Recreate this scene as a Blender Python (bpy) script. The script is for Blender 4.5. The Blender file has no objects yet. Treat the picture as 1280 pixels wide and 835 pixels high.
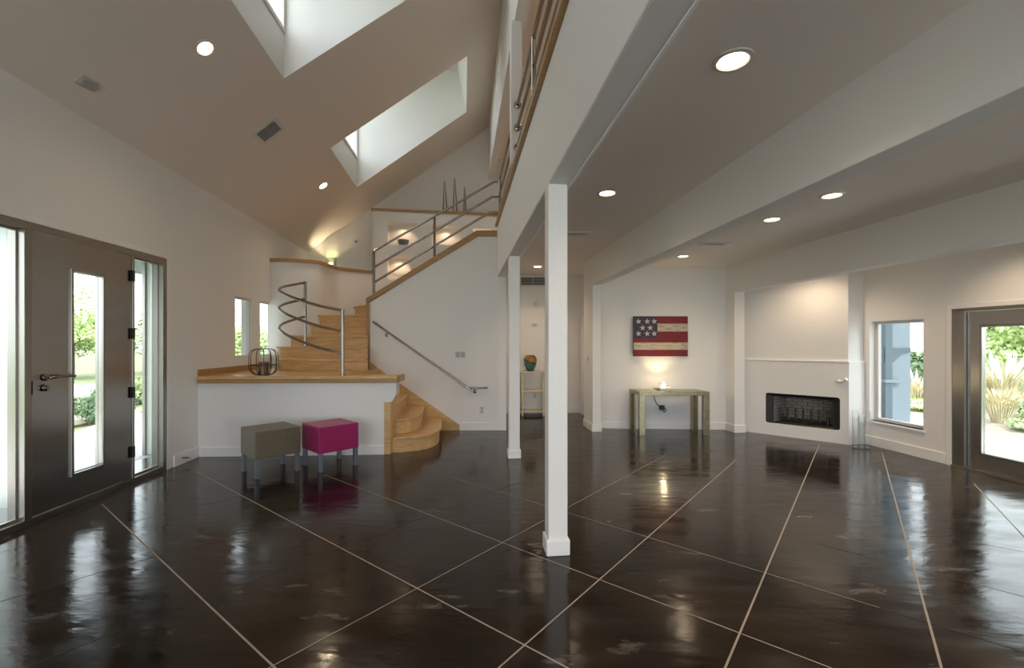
import bpy, bmesh, math, random
from mathutils import Vector, Matrix
random.seed(7)
S = bpy.context.scene
COL = S.collection
PI = math.pi

# ------------------------------------------------------------------ camera, world, exposure
EYE = 1.45
FPX = 558.0
HOR = 428.0
cam = bpy.data.cameras.new('camera')
cam.sensor_width = 36.0
cam.lens = FPX / 1280.0 * 36.0
cam.shift_y = (HOR - 417.5) / 1280.0
cam.clip_start = 0.05
cam.clip_end = 300
camo = bpy.data.objects.new('camera', cam)
camo.location = (0, 0, EYE)
camo.rotation_euler = (PI / 2, 0, 0)
COL.objects.link(camo)
S.camera = camo
S.view_settings.view_transform = 'Standard'
S.view_settings.look = 'None'
S.view_settings.gamma = 1.0
S.view_settings.use_curve_mapping = False
S.view_settings.exposure = 0.5
W = bpy.data.worlds.new('overcast_sky')
S.world = W
W.use_nodes = True
bgn = W.node_tree.nodes['Background']
bgn.inputs[0].default_value = (0.86, 0.94, 1.0, 1)
bgn.inputs[1].default_value = 3.0
sun = bpy.data.lights.new('bounce_sun', 'SUN')  # sun added from behind so its ground bounce brightens the ceilings
sun.energy = 3.2
sun.angle = 0.3
sun.color = (1.0, 0.97, 0.92)
suno = bpy.data.objects.new('bounce_sun', sun)
suno.rotation_euler = (math.radians(42), 0, 0)
COL.objects.link(suno)
SPOT_W = 36.0
WARM = (1.0, 0.77, 0.52)
S.cycles.max_bounces = 10
S.cycles.diffuse_bounces = 6
S.cycles.glossy_bounces = 5
S.cycles.transmission_bounces = 8
S.cycles.transparent_max_bounces = 16
S.cycles.caustics_reflective = False
S.cycles.caustics_refractive = False
S.cycles.sample_clamp_indirect = 6.0
S.cycles.use_denoising = True

# ------------------------------------------------------------------ materials
def new_mat(name):
    m = bpy.data.materials.new(name)
    m.use_nodes = True
    nt = m.node_tree
    return m, nt, nt.nodes['Principled BSDF']

def plain(name, col, rough=0.6, metal=0.0, bump=0.0, bscale=120.0, var=0.0, vscale=3.0, spec=0.5):
    m, nt, b = new_mat(name)
    b.inputs['Base Color'].default_value = (*col, 1)
    b.inputs['Roughness'].default_value = rough
    b.inputs['Metallic'].default_value = metal
    b.inputs['Specular IOR Level'].default_value = spec
    tc = nt.nodes.new('ShaderNodeTexCoord')
    if var > 0:
        n = nt.nodes.new('ShaderNodeTexNoise')
        n.inputs['Scale'].default_value = vscale
        n.inputs['Detail'].default_value = 4
        nt.links.new(tc.outputs['Object'], n.inputs['Vector'])
        r = nt.nodes.new('ShaderNodeValToRGB')
        r.color_ramp.elements[0].position = 0.3
        r.color_ramp.elements[1].position = 0.7
        r.color_ramp.elements[0].color = (*[c * (1 - var) for c in col], 1)
        r.color_ramp.elements[1].color = (*[min(1, c * (1 + var)) for c in col], 1)
        nt.links.new(n.outputs['Fac'], r.inputs[0])
        nt.links.new(r.outputs[0], b.inputs['Base Color'])
    if bump > 0:
        n2 = nt.nodes.new('ShaderNodeTexNoise')
        n2.inputs['Scale'].default_value = bscale
        nt.links.new(tc.outputs['Object'], n2.inputs['Vector'])
        bp = nt.nodes.new('ShaderNodeBump')
        bp.inputs['Strength'].default_value = bump
        bp.inputs['Distance'].default_value = 0.01
        nt.links.new(n2.outputs['Fac'], bp.inputs['Height'])
        nt.links.new(bp.outputs[0], b.inputs['Normal'])
    return m

def wood(name, c1, c2, stretch=(1.0, 14.0, 14.0), rough=0.32):
    m, nt, b = new_mat(name)
    tc = nt.nodes.new('ShaderNodeTexCoord')
    mp = nt.nodes.new('ShaderNodeMapping')
    mp.inputs['Scale'].default_value = stretch
    nt.links.new(tc.outputs['Object'], mp.inputs['Vector'])
    n = nt.nodes.new('ShaderNodeTexNoise')
    n.inputs['Scale'].default_value = 2.2
    n.inputs['Detail'].default_value = 7
    n.inputs['Distortion'].default_value = 0.6
    nt.links.new(mp.outputs[0], n.inputs['Vector'])
    r = nt.nodes.new('ShaderNodeValToRGB')
    r.color_ramp.elements[0].position = 0.32
    r.color_ramp.elements[1].position = 0.68
    r.color_ramp.elements[0].color = (*c1, 1)
    r.color_ramp.elements[1].color = (*c2, 1)
    nt.links.new(n.outputs['Fac'], r.inputs[0])
    nt.links.new(r.outputs[0], b.inputs['Base Color'])
    b.inputs['Roughness'].default_value = rough
    return m

def brushed(name, col, rough=0.3, vertical=False):
    m, nt, b = new_mat(name)
    tc = nt.nodes.new('ShaderNodeTexCoord')
    mp = nt.nodes.new('ShaderNodeMapping')
    mp.inputs['Scale'].default_value = (60, 60, 1.5) if vertical else (1.5, 1.5, 160)
    nt.links.new(tc.outputs['Object'], mp.inputs['Vector'])
    n = nt.nodes.new('ShaderNodeTexNoise')
    n.inputs['Scale'].default_value = 1.5
    n.inputs['Detail'].default_value = 6
    nt.links.new(mp.outputs[0], n.inputs['Vector'])
    r = nt.nodes.new('ShaderNodeValToRGB')
    r.color_ramp.elements[0].position = 0.3
    r.color_ramp.elements[1].position = 0.7
    r.color_ramp.elements[0].color = (*[c * 0.965 for c in col], 1)
    r.color_ramp.elements[1].color = (*[min(1, c * 1.035) for c in col], 1)
    nt.links.new(n.outputs['Fac'], r.inputs[0])
    nt.links.new(r.outputs[0], b.inputs['Base Color'])
    mr = nt.nodes.new('ShaderNodeMapRange')
    mr.inputs['To Min'].default_value = rough - 0.02
    mr.inputs['To Max'].default_value = rough + 0.05
    nt.links.new(n.outputs['Fac'], mr.inputs['Value'])
    nt.links.new(mr.outputs[0], b.inputs['Roughness'])
    b.inputs['Metallic'].default_value = 1.0
    b.inputs['Anisotropic'].default_value = 0.5
    return m

def emis(name, col, s):
    m, nt, b = new_mat(name)
    b.inputs['Base Color'].default_value = (*col, 1)
    b.inputs['Emission Color'].default_value = (*col, 1)
    b.inputs['Emission Strength'].default_value = s
    return m

def glass_mat(name, tint=(1, 1, 1), gloss=0.06):
    m = bpy.data.materials.new(name)
    m.use_nodes = True
    nt = m.node_tree
    nt.nodes.clear()
    o = nt.nodes.new('ShaderNodeOutputMaterial')
    t = nt.nodes.new('ShaderNodeBsdfTransparent')
    t.inputs[0].default_value = (*tint, 1)
    g = nt.nodes.new('ShaderNodeBsdfGlossy')
    g.inputs['Roughness'].default_value = 0.02
    lw_ = nt.nodes.new('ShaderNodeLayerWeight')
    lw_.inputs[0].default_value = 0.5
    pw = nt.nodes.new('ShaderNodeMath'); pw.operation = 'POWER'; pw.inputs[1].default_value = 4.0
    fr = nt.nodes.new('ShaderNodeMath'); fr.operation = 'MULTIPLY_ADD'; fr.inputs[1].default_value = 0.8; fr.inputs[2].default_value = gloss * 0.5
    nt.links.new(lw_.outputs['Facing'], pw.inputs[0])
    nt.links.new(pw.outputs[0], fr.inputs[0])
    mx = nt.nodes.new('ShaderNodeMixShader')
    nt.links.new(fr.outputs[0], mx.inputs[0])
    nt.links.new(t.outputs[0], mx.inputs[1])
    nt.links.new(g.outputs[0], mx.inputs[2])
    nt.links.new(mx.outputs[0], o.inputs[0])
    return m

def floor_mat():
    m, nt, b = new_mat('stained_concrete')
    tc = nt.nodes.new('ShaderNodeTexCoord')
    n = nt.nodes.new('ShaderNodeTexNoise')
    n.inputs['Scale'].default_value = 1.3
    n.inputs['Detail'].default_value = 9
    n.inputs['Roughness'].default_value = 0.62
    n.inputs['Distortion'].default_value = 0.5
    nt.links.new(tc.outputs['Object'], n.inputs['Vector'])
    r = nt.nodes.new('ShaderNodeValToRGB')
    e = r.color_ramp.elements
    e[0].position = 0.3
    e[0].color = (0.0055, 0.0033, 0.0022, 1)
    e[1].position = 0.75
    e[1].color = (0.034, 0.019, 0.010, 1)
    x = r.color_ramp.elements.new(0.52)
    x.color = (0.0135, 0.0078, 0.0047, 1)
    nt.links.new(n.outputs['Fac'], r.inputs[0])
    # pale worn patches in the wax
    mps = nt.nodes.new('ShaderNodeMapping')
    mps.inputs['Scale'].default_value = (1.6, 4.2, 1)
    mps.inputs['Rotation'].default_value = (0, 0, -0.55)
    nt.links.new(tc.outputs['Object'], mps.inputs['Vector'])
    ns_ = nt.nodes.new('ShaderNodeTexNoise')
    ns_.inputs['Scale'].default_value = 1.35
    ns_.inputs['Detail'].default_value = 7
    ns_.inputs['Roughness'].default_value = 0.6
    nt.links.new(mps.outputs[0], ns_.inputs['Vector'])
    ms = nt.nodes.new('ShaderNodeMapRange')
    ms.inputs['From Min'].default_value = 0.62
    ms.inputs['From Max'].default_value = 0.69
    ms.inputs['To Min'].default_value = 0.0
    ms.inputs['To Max'].default_value = 0.55
    nt.links.new(ns_.outputs['Fac'], ms.inputs['Value'])
    mxs = nt.nodes.new('ShaderNodeMixRGB')
    mxs.inputs[2].default_value = (0.15, 0.135, 0.125, 1)
    nt.links.new(ms.outputs[0], mxs.inputs[0])
    nt.links.new(r.outputs[0], mxs.inputs[1])
    nt.links.new(mxs.outputs[0], b.inputs['Base Color'])
    # scuffed wax: streaky patches of higher roughness
    mp = nt.nodes.new('ShaderNodeMapping')
    mp.inputs['Scale'].default_value = (1.0, 2.6, 1)
    mp.inputs['Rotation'].default_value = (0, 0, 0.5)
    nt.links.new(tc.outputs['Object'], mp.inputs['Vector'])
    n2 = nt.nodes.new('ShaderNodeTexNoise')
    n2.inputs['Scale'].default_value = 2.6
    n2.inputs['Detail'].default_value = 8
    nt.links.new(mp.outputs[0], n2.inputs['Vector'])
    mr = nt.nodes.new('ShaderNodeMapRange')
    mr.inputs['From Min'].default_value = 0.35
    mr.inputs['From Max'].default_value = 0.7
    mr.inputs['To Min'].default_value = 0.08
    mr.inputs['To Max'].default_value = 0.24
    nt.links.new(n2.outputs['Fac'], mr.inputs['Value'])
    nt.links.new(mr.outputs[0], b.inputs['Roughness'])
    b.inputs['Specular IOR Level'].default_value = 0.36
    n3 = nt.nodes.new('ShaderNodeTexNoise')
    n3.inputs['Scale'].default_value = 5.0
    n3.inputs['Detail'].default_value = 5
    nt.links.new(mp.outputs[0], n3.inputs['Vector'])
    bp = nt.nodes.new('ShaderNodeBump')
    bp.inputs['Strength'].default_value = 0.10
    bp.inputs['Distance'].default_value = 0.02
    nt.links.new(n3.outputs['Fac'], bp.inputs['Height'])
    nt.links.new(bp.outputs[0], b.inputs['Normal'])
    return m

M = {}
M['wall'] = plain('wall_paint', (0.80, 0.775, 0.75), 0.55, bump=0.04, bscale=160)
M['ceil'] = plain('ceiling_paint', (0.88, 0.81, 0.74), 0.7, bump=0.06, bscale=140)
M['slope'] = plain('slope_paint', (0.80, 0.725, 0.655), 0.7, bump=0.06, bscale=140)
M['trim'] = plain('trim_paint', (0.81, 0.79, 0.77), 0.4)
M['floor'] = floor_mat()
M['bead'] = plain('corner_bead', (0.92, 0.91, 0.90), 0.3)
M['grout'] = plain('pale_joint', (0.30, 0.25, 0.21), 0.6)
M['cut'] = plain('saw_cut', (0.004, 0.003, 0.003), 0.5)
M['finejoint'] = plain('thin_joint', (0.07, 0.05, 0.036), 0.5)
M['maple'] = wood('maple', (0.54, 0.31, 0.125), (0.68, 0.44, 0.20), (2, 14, 14))
M['maplecap'] = wood('maple_cap', (0.33, 0.185, 0.07), (0.44, 0.26, 0.105), (2, 14, 14))
M['steel'] = brushed('brushed_steel', (0.40, 0.385, 0.365), 0.24)
M['steelv'] = brushed('brushed_frame', (0.34, 0.315, 0.285), 0.28, True)
M['rail'] = plain('rail_steel', (0.30, 0.272, 0.25), 0.24, 1.0)
M['carpet'] = plain('beige_carpet', (0.55, 0.49, 0.43), 0.9)
M['dark'] = plain('dark_metal', (0.03, 0.026, 0.022), 0.4, 0.6)
M['black'] = plain('black_metal', (0.006, 0.006, 0.006), 0.45)
M['frost'] = glass_mat('frosted_glass', (0.90, 0.93, 0.85), 0.10)
M['glass'] = glass_mat('window_glass', (0.97, 0.985, 0.98))
M['acrylic'] = glass_mat('clear_acrylic', (0.985, 0.99, 0.99), 0.05)
M['lamp'] = emis('lamp_glow', (1.0, 0.86, 0.62), 9.0)
M['bulb'] = emis('bulb_glow', (1.0, 0.84, 0.5), 9.0)
M['lampring'] = plain('lamp_trim', (0.72, 0.66, 0.58), 0.35)
M['white'] = plain('white_plastic', (0.68, 0.66, 0.64), 0.4)
M['greyplastic'] = plain('grey_plastic', (0.42, 0.40, 0.41), 0.5)
M['taupe'] = plain('taupe_leather', (0.125, 0.10, 0.062), 0.40, bump=0.25, bscale=220, var=0.12, vscale=30)
M['magenta'] = plain('magenta_leather', (0.30, 0.003, 0.092), 0.36, bump=0.25, bscale=220, var=0.12, vscale=30)
M['leg'] = plain('grey_leg', (0.19, 0.21, 0.245), 0.3, 0.6)
M['goldleaf'] = plain('silver_leaf', (0.31, 0.27, 0.17), 0.26, 0.9, var=0.22, vscale=14)
M['cream'] = plain('cream_paint', (0.70, 0.61, 0.40), 0.45)
M['candle'] = plain('brown_wax', (0.12, 0.036, 0.026), 0.5)
M['wire'] = plain('dark_wire', (0.05, 0.035, 0.022), 0.4, 0.7)
M['prong'] = plain('bronze_prong', (0.19, 0.14, 0.10), 0.45, 0.3, var=0.3, vscale=20)
M['stone'] = plain('grey_stone', (0.20, 0.18, 0.17), 0.7, var=0.3, vscale=20)
M['patio'] = plain('pale_concrete', (0.72, 0.71, 0.69), 0.8, var=0.06, vscale=2)
M['lawn'] = plain('lawn_green', (0.22, 0.26, 0.12), 0.9, var=0.3, vscale=3)
M['soil'] = plain('mulch_bed', (0.28, 0.24, 0.18), 0.9, var=0.3, vscale=8)
M['porch'] = plain('blue_grey_paint', (0.125, 0.16, 0.19), 0.5)
M['porchdark'] = plain('dark_blue_grey_paint', (0.05, 0.075, 0.095), 0.5)
M['panel'] = brushed('outside_panel', (0.62, 0.65, 0.62), 0.42, True)
M['brick'] = None

def leafmat(name, c, v=0.35):
    m, nt, b = new_mat(name)
    tc = nt.nodes.new('ShaderNodeTexCoord')
    n = nt.nodes.new('ShaderNodeTexNoise')
    n.inputs['Scale'].default_value = 4
    nt.links.new(tc.outputs['Object'], n.inputs['Vector'])
    r = nt.nodes.new('ShaderNodeValToRGB')
    r.color_ramp.elements[0].position = 0.35
    r.color_ramp.elements[1].position = 0.65
    r.color_ramp.elements[0].color = (*[x * (1 - v) for x in c], 1)
    r.color_ramp.elements[1].color = (*[min(1, x * (1 + v)) for x in c], 1)
    nt.links.new(n.outputs['Fac'], r.inputs[0])
    nt.links.new(r.outputs[0], b.inputs['Base Color'])
    b.inputs['Roughness'].default_value = 0.7
    return m
M['leaf_dark'] = leafmat('dark_leaves', (0.11, 0.18, 0.085))
M['leaf_mid'] = leafmat('mid_leaves', (0.33, 0.42, 0.20))
M['leaf_pale'] = leafmat('pale_leaves', (0.55, 0.66, 0.32))
M['straw'] = leafmat('straw_blades', (0.62, 0.56, 0.36), 0.2)
M['plume'] = leafmat('pale_plumes', (0.80, 0.78, 0.74), 0.1)
M['bark'] = plain('bark', (0.14, 0.10, 0.07), 0.9, var=0.3, vscale=10)

def brick_mat():
    m, nt, b = new_mat('firebrick')
    tc = nt.nodes.new('ShaderNodeTexCoord')
    mp = nt.nodes.new('ShaderNodeMapping')
    mp.inputs['Rotation'].default_value = (PI / 2, 0, 0)
    nt.links.new(tc.outputs['Object'], mp.inputs['Vector'])
    k = nt.nodes.new('ShaderNodeTexBrick')
    k.inputs['Scale'].default_value = 5
    k.inputs['Color1'].default_value = (0.36, 0.31, 0.26, 1)
    k.inputs['Color2'].default_value = (0.28, 0.24, 0.20, 1)
    k.inputs['Mortar'].default_value = (0.09, 0.078, 0.066, 1)
    nt.links.new(mp.outputs[0], k.inputs['Vector'])
    nt.links.new(k.outputs[0], b.inputs['Base Color'])
    b.inputs['Roughness'].default_value = 0.9
    return m
M['brick'] = brick_mat()

def flag_cloth(name, c, seed):
    m, nt, b = new_mat(name)
    tc = nt.nodes.new('ShaderNodeTexCoord')
    mp = nt.nodes.new('ShaderNodeMapping')
    mp.inputs['Scale'].default_value = (3, 3, 26)
    mp.inputs['Location'].default_value = (seed, 0, 0)
    nt.links.new(tc.outputs['Object'], mp.inputs['Vector'])
    n = nt.nodes.new('ShaderNodeTexNoise')
    n.inputs['Scale'].default_value = 2.5
    n.inputs['Detail'].default_value = 8
    nt.links.new(mp.outputs[0], n.inputs['Vector'])
    r = nt.nodes.new('ShaderNodeValToRGB')
    r.color_ramp.elements[0].position = 0.28
    r.color_ramp.elements[1].position = 0.55
    r.color_ramp.elements[0].color = (*[x * 0.45 for x in c], 1)
    r.color_ramp.elements[1].color = (*c, 1)
    nt.links.new(n.outputs['Fac'], r.inputs[0])
    nt.links.new(r.outputs[0], b.inputs['Base Color'])
    b.inputs['Roughness'].default_value = 0.6
    return m
M['flag_red'] = flag_cloth('weathered_red', (0.17, 0.010, 0.014), 1)
M['flag_white'] = flag_cloth('weathered_white', (0.50, 0.42, 0.345), 5)
M['flag_blue'] = flag_cloth('weathered_blue', (0.035, 0.032, 0.062), 9)
M['flag_star'] = plain('star_white', (0.48, 0.45, 0.45), 0.6)

def vase_mat():
    m, nt, b = new_mat('teal_amber_glaze')
    tc = nt.nodes.new('ShaderNodeTexCoord')
    sx = nt.nodes.new('ShaderNodeSeparateXYZ')
    nt.links.new(tc.outputs['Object'], sx.inputs[0])
    n = nt.nodes.new('ShaderNodeTexNoise')
    n.inputs['Scale'].default_value = 9
    nt.links.new(tc.outputs['Object'], n.inputs['Vector'])
    a = nt.nodes.new('ShaderNodeMath'); a.operation = 'MULTIPLY_ADD'
    a.inputs[1].default_value = 0.45
    nt.links.new(sx.outputs['X'], a.inputs[0])
    nt.links.new(sx.outputs['Z'], a.inputs[2])
    a2 = nt.nodes.new('ShaderNodeMath'); a2.operation = 'MULTIPLY_ADD'
    a2.inputs[1].default_value = 0.06
    nt.links.new(n.outputs['Fac'], a2.inputs[0])
    nt.links.new(a.outputs[0], a2.inputs[2])
    mr = nt.nodes.new('ShaderNodeMapRange')
    mr.inputs['From Min'].default_value = 0.03
    mr.inputs['From Max'].default_value = 0.36
    nt.links.new(a2.outputs[0], mr.inputs[0])
    r = nt.nodes.new('ShaderNodeValToRGB')
    r.color_ramp.interpolation = 'EASE'
    e = r.color_ramp.elements
    e[0].position = 0.0; e[0].color = (0.02, 0.06, 0.06, 1)
    e[1].position = 1.0; e[1].color = (0.12, 0.04, 0.01, 1)
    for p, c in ((0.15, (0.07, 0.20, 0.19)), (0.50, (0.06, 0.20, 0.18)), (0.56, (0.03, 0.02, 0.015)), (0.63, (0.34, 0.17, 0.03)), (0.9, (0.30, 0.12, 0.02))):
        x = e.new(p); x.color = (*c, 1)
    nt.links.new(mr.outputs[0], r.inputs[0])
    nt.links.new(r.outputs[0], b.inputs['Base Color'])
    b.inputs['Roughness'].default_value = 0.12
    return m
M['vase'] = vase_mat()

# ------------------------------------------------------------------ geometry helpers
def floor_pt(u, v):                      # where a sight line through (u, v) meets the floor
    y = FPX * EYE / (v - HOR)
    return Vector(((u - 640.0) * y / FPX, y))

def at(u, v, y):                         # point at depth y seen at (u, v)
    return Vector(((u - 640.0) * y / FPX, y, EYE + (HOR - v) * y / FPX))

class MB:
    def __init__(s):
        s.v = []; s.f = []; s.mi = []
    def vert(s, p):
        s.v.append(Vector((p[0], p[1], p[2])))
        return len(s.v) - 1
    def face(s, idx, mi=0):
        s.f.append(list(idx)); s.mi.append(mi)
    def poly(s, pts, mi=0):
        s.face([s.vert(p) for p in pts], mi)
    def hexa(s, a, b, mi=0):             # a: 4 lower, b: 4 upper points in order
        i = [s.vert(p) for p in a]; j = [s.vert(p) for p in b]
        s.face(i[::-1], mi); s.face(j, mi)
        for k in range(4):
            s.face([i[k], i[(k + 1) % 4], j[(k + 1) % 4], j[k]], mi)
        return s
    def box(s, x0, x1, y0, y1, z0, z1, mi=0):
        return s.hexa([(x0, y0, z0), (x1, y0, z0), (x1, y1, z0), (x0, y1, z0)], [(x0, y0, z1), (x1, y0, z1), (x1, y1, z1), (x0, y1, z1)], mi)
    def obox(s, o, ax, ay, lx, ly, z0, z1, mi=0):   # oriented box: corner o, plan axes
        o = Vector((o[0], o[1])); ax = Vector(ax).normalized() * lx; ay = Vector(ay).normalized() * ly
        q = [o, o + ax, o + ax + ay, o + ay]
        return s.hexa([(p.x, p.y, z0) for p in q], [(p.x, p.y, z1) for p in q], mi)
    def prism(s, pts, z0, z1, mi=0):
        i = [s.vert((p[0], p[1], z0)) for p in pts]; j = [s.vert((p[0], p[1], z1)) for p in pts]
        s.face(i[::-1], mi); s.face(j, mi); n = len(pts)
        for k in range(n):
            s.face([i[k], i[(k + 1) % n], j[(k + 1) % n], j[k]], mi)
        return s
    def extrude(s, pts, d, mi=0):        # planar polygon of 3-D points pushed along d
        d = Vector(d)
        i = [s.vert(p) for p in pts]; j = [s.vert(Vector(p) + d) for p in pts]; n = len(pts)
        s.face(i[::-1], mi); s.face(j, mi)
        for k in range(n):
            s.face([i[k], i[(k + 1) % n], j[(k + 1) % n], j[k]], mi)
        return s
    def tube(s, path, r, seg=12, mi=0, closed=False):
        path = [Vector(p) for p in path]; n = len(path); rings = []
        up = None
        for k in range(n):
            if closed:
                t = path[(k + 1) % n] - path[k - 1]
            else:
                t = path[min(k + 1, n - 1)] - path[max(k - 1, 0)]
            t.normalize()
            if up is None:
                up = Vector((0, 0, 1)) if abs(t.z) < 0.9 else Vector((1, 0, 0))
            x = t.cross(up)
            if x.length < 1e-6:
                x = t.orthogonal()
            x.normalize(); up = x.cross(t).normalized()
            rr = r[k] if isinstance(r, (list, tuple)) else r
            rings.append([s.vert(path[k] + (x * math.cos(2 * PI * q / seg) + up * math.sin(2 * PI * q / seg)) * rr) for q in range(seg)])
        m = n if closed else n - 1
        for k in range(m):
            a, b = rings[k], rings[(k + 1) % n]
            for q in range(seg):
                s.face([a[q], a[(q + 1) % seg], b[(q + 1) % seg], b[q]], mi)
        if not closed:
            s.face(rings[0][::-1], mi); s.face(rings[-1], mi)
        return s
    def lathe(s, prof, c, seg=32, mi=0, mat3=None):   # prof: (r, z) pairs about axis through c
        rings = []
        for r, z in prof:
            ring = []
            for q in range(seg):
                p = Vector((r * math.cos(2 * PI * q / seg), r * math.sin(2 * PI * q / seg), z))
                if mat3 is not None:
                    p = mat3 @ p
                ring.append(s.vert(p + Vector(c)))
            rings.append(ring)
        for a, b in zip(rings, rings[1:]):
            for q in range(seg):
                s.face([a[q], a[(q + 1) % seg], b[(q + 1) % seg], b[q]], mi)
        if prof[0][0] > 1e-5: s.face(rings[0][::-1], mi)
        if prof[-1][0] > 1e-5: s.face(rings[-1], mi)
        return s

def world_of(o):
    m = Matrix.Translation(o.location) @ Matrix.Rotation(o.rotation_euler.z, 4, 'Z')
    return world_of(o.parent) @ m if o.parent else m

def obj(name, mb, mats, parent=None, bevel=0.0, smooth=False, origin=None):
    me = bpy.data.meshes.new(name)
    inv = world_of(parent).inverted() if parent else Matrix.Identity(4)
    loc = Vector((0, 0, 0))
    if origin is not None:
        loc = inv @ Vector(origin)
    me.from_pydata([tuple((inv @ p) - loc) for p in mb.v], [], mb.f)
    if not isinstance(mats, (list, tuple)): mats = [mats]
    for m in mats: me.materials.append(m)
    for p, i in zip(me.polygons, mb.mi): p.material_index = i
    bm = bmesh.new(); bm.from_mesh(me)
    bmesh.ops.remove_doubles(bm, verts=bm.verts, dist=1e-5)
    bmesh.ops.recalc_face_normals(bm, faces=bm.faces)
    bm.to_mesh(me); bm.free()
    o = bpy.data.objects.new(name, me)
    COL.objects.link(o)
    o.location = loc
    if parent: o.parent = parent
    if smooth:
        for p in me.polygons: p.use_smooth = True
        md = o.modifiers.new('edges', 'EDGE_SPLIT'); md.split_angle = math.radians(40)
    if bevel > 0:
        b = o.modifiers.new('bevel', 'BEVEL'); b.width = bevel; b.segments = 2; b.limit_method = 'ANGLE'
        b.angle_limit = math.radians(40)
    return o

def tag(o, label, cat, group=None):
    o['label'] = label; o['category'] = cat
    if group: o['group'] = group
    return o

def thing(name, label, cat, loc, rotz=0.0, group=None):
    o = bpy.data.objects.new(name, None)
    o.empty_display_size = 0.1
    COL.objects.link(o)
    o.location = loc; o.rotation_euler = (0, 0, rotz)
    return tag(o, label, cat, group)

def struct(name, mb, mats, parent=None, bevel=0.0, smooth=False, origin=None):
    o = obj(name, mb, mats, parent, bevel, smooth, origin)
    if parent is None: o['kind'] = 'structure'
    return o

def sroot(name, loc=(0, 0, 0)):
    o = bpy.data.objects.new(name, None); COL.objects.link(o); o.location = loc; o['kind'] = 'structure'
    return o

def copy_tree(o, parent=None):
    c = o.copy(); COL.objects.link(c)
    if parent is not None: c.parent = parent
    for ch in list(o.children): copy_tree(ch, c)
    return c

def wall_mb(p0, p1, z0, z1, thick, holes=(), mb=None, ztop=None):
    """a wall along p0-p1, thick to the side of +thick*normal (normal = dir turned left), holes (s0, s1, z0, z1) cut through"""
    mb = mb or MB()
    p0 = Vector(p0[:2]); p1 = Vector(p1[:2]); d = (p1 - p0); L = d.length; d.normalize()
    n = Vector((-d.y, d.x)) * thick
    ss = sorted({0.0, L} | {h[0] for h in holes} | {h[1] for h in holes})
    zs = sorted({z0, z1} | {h[2] for h in holes} | {h[3] for h in holes})
    ss = [s for s in ss if -1e-6 <= s <= L + 1e-6]; zs = [z for z in zs if z0 - 1e-6 <= z <= z1 + 1e-6]
    def solid(i, j):
        if i < 0 or j < 0 or i >= len(ss) - 1 or j >= len(zs) - 1: return False
        s = (ss[i] + ss[i + 1]) / 2; z = (zs[j] + zs[j + 1]) / 2
        return not any(h[0] < s < h[1] and h[2] < z < h[3] for h in holes)
    def P(s, z, k):
        q = p0 + d * s + n * k
        if ztop and abs(z - z1) < 1e-6:
            z = ztop[0] + (ztop[1] - ztop[0]) * s / L
        return (q.x, q.y, z)
    for i in range(len(ss) - 1):
        for j in range(len(zs) - 1):
            if not solid(i, j): continue
            a, b, c, e = ss[i], ss[i + 1], zs[j], zs[j + 1]
            mb.poly([P(a, c, 0), P(b, c, 0), P(b, e, 0), P(a, e, 0)])
            mb.poly([P(a, c, 1), P(a, e, 1), P(b, e, 1), P(b, c, 1)])
            if not solid(i - 1, j): mb.poly([P(a, c, 0), P(a, e, 0), P(a, e, 1), P(a, c, 1)])
            if not solid(i + 1, j): mb.poly([P(b, c, 0), P(b, c, 1), P(b, e, 1), P(b, e, 0)])
            if not solid(i, j - 1): mb.poly([P(a, c, 0), P(a, c, 1), P(b, c, 1), P(b, c, 0)])
            if not solid(i, j + 1): mb.poly([P(a, e, 0), P(b, e, 0), P(b, e, 1), P(a, e, 1)])
    return mb

def strip_mb(p0, p1, z0, z1, d0, d1, mb=None):
    """a bar along p0-p1 between offsets d0 and d1 of the left-hand normal"""
    mb = mb or MB()
    p0 = Vector(p0[:2]); p1 = Vector(p1[:2]); d = (p1 - p0).normalized(); n = Vector((-d.y, d.x))
    q = [p0 + n * d0, p1 + n * d0, p1 + n * d1, p0 + n * d1]
    return mb.hexa([(p.x, p.y, z0) for p in q], [(p.x, p.y, z1) for p in q])

def arc_pts(pts, n=8):                    # smooth (Catmull-Rom) path through pts
    pts = [Vector(p) for p in pts]; out = []
    for k in range(len(pts) - 1):
        a = pts[max(k - 1, 0)]; b = pts[k]; c = pts[k + 1]; d = pts[min(k + 2, len(pts) - 1)]
        for q in range(n):
            t = q / n
            out.append(0.5 * ((2 * b) + (c - a) * t + (2 * a - 5 * b + 4 * c - d) * t * t + (3 * b - a - 3 * c + d) * t ** 3))
    out.append(pts[-1])
    return out

FWD = Vector((-0.104, 0.9946))            # the house's long axis in plan
RGT = Vector((0.9946, 0.104))

# ------------------------------------------------------------------ plan of the room
def LX(y): return -3.55 - 0.075 * y        # entry wall
def RX(y): return 5.70 - 0.10 * y          # window wall
def FX(y): return 0.594 - 0.114 * y        # balcony face
def B1(y): return 2.05 - 0.102 * y         # first header
def B2(y): return 4.30 - 0.102 * y         # second header
BACK = -3.2                                # behind the camera
ZC1, ZC2 = 2.84, 2.705                     # flat ceilings
ZB0, ZB1, ZB2 = 2.53, 2.39, 2.256          # undersides of the balcony beam and of the headers
ZUP = 3.25                                 # upper floor

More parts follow.
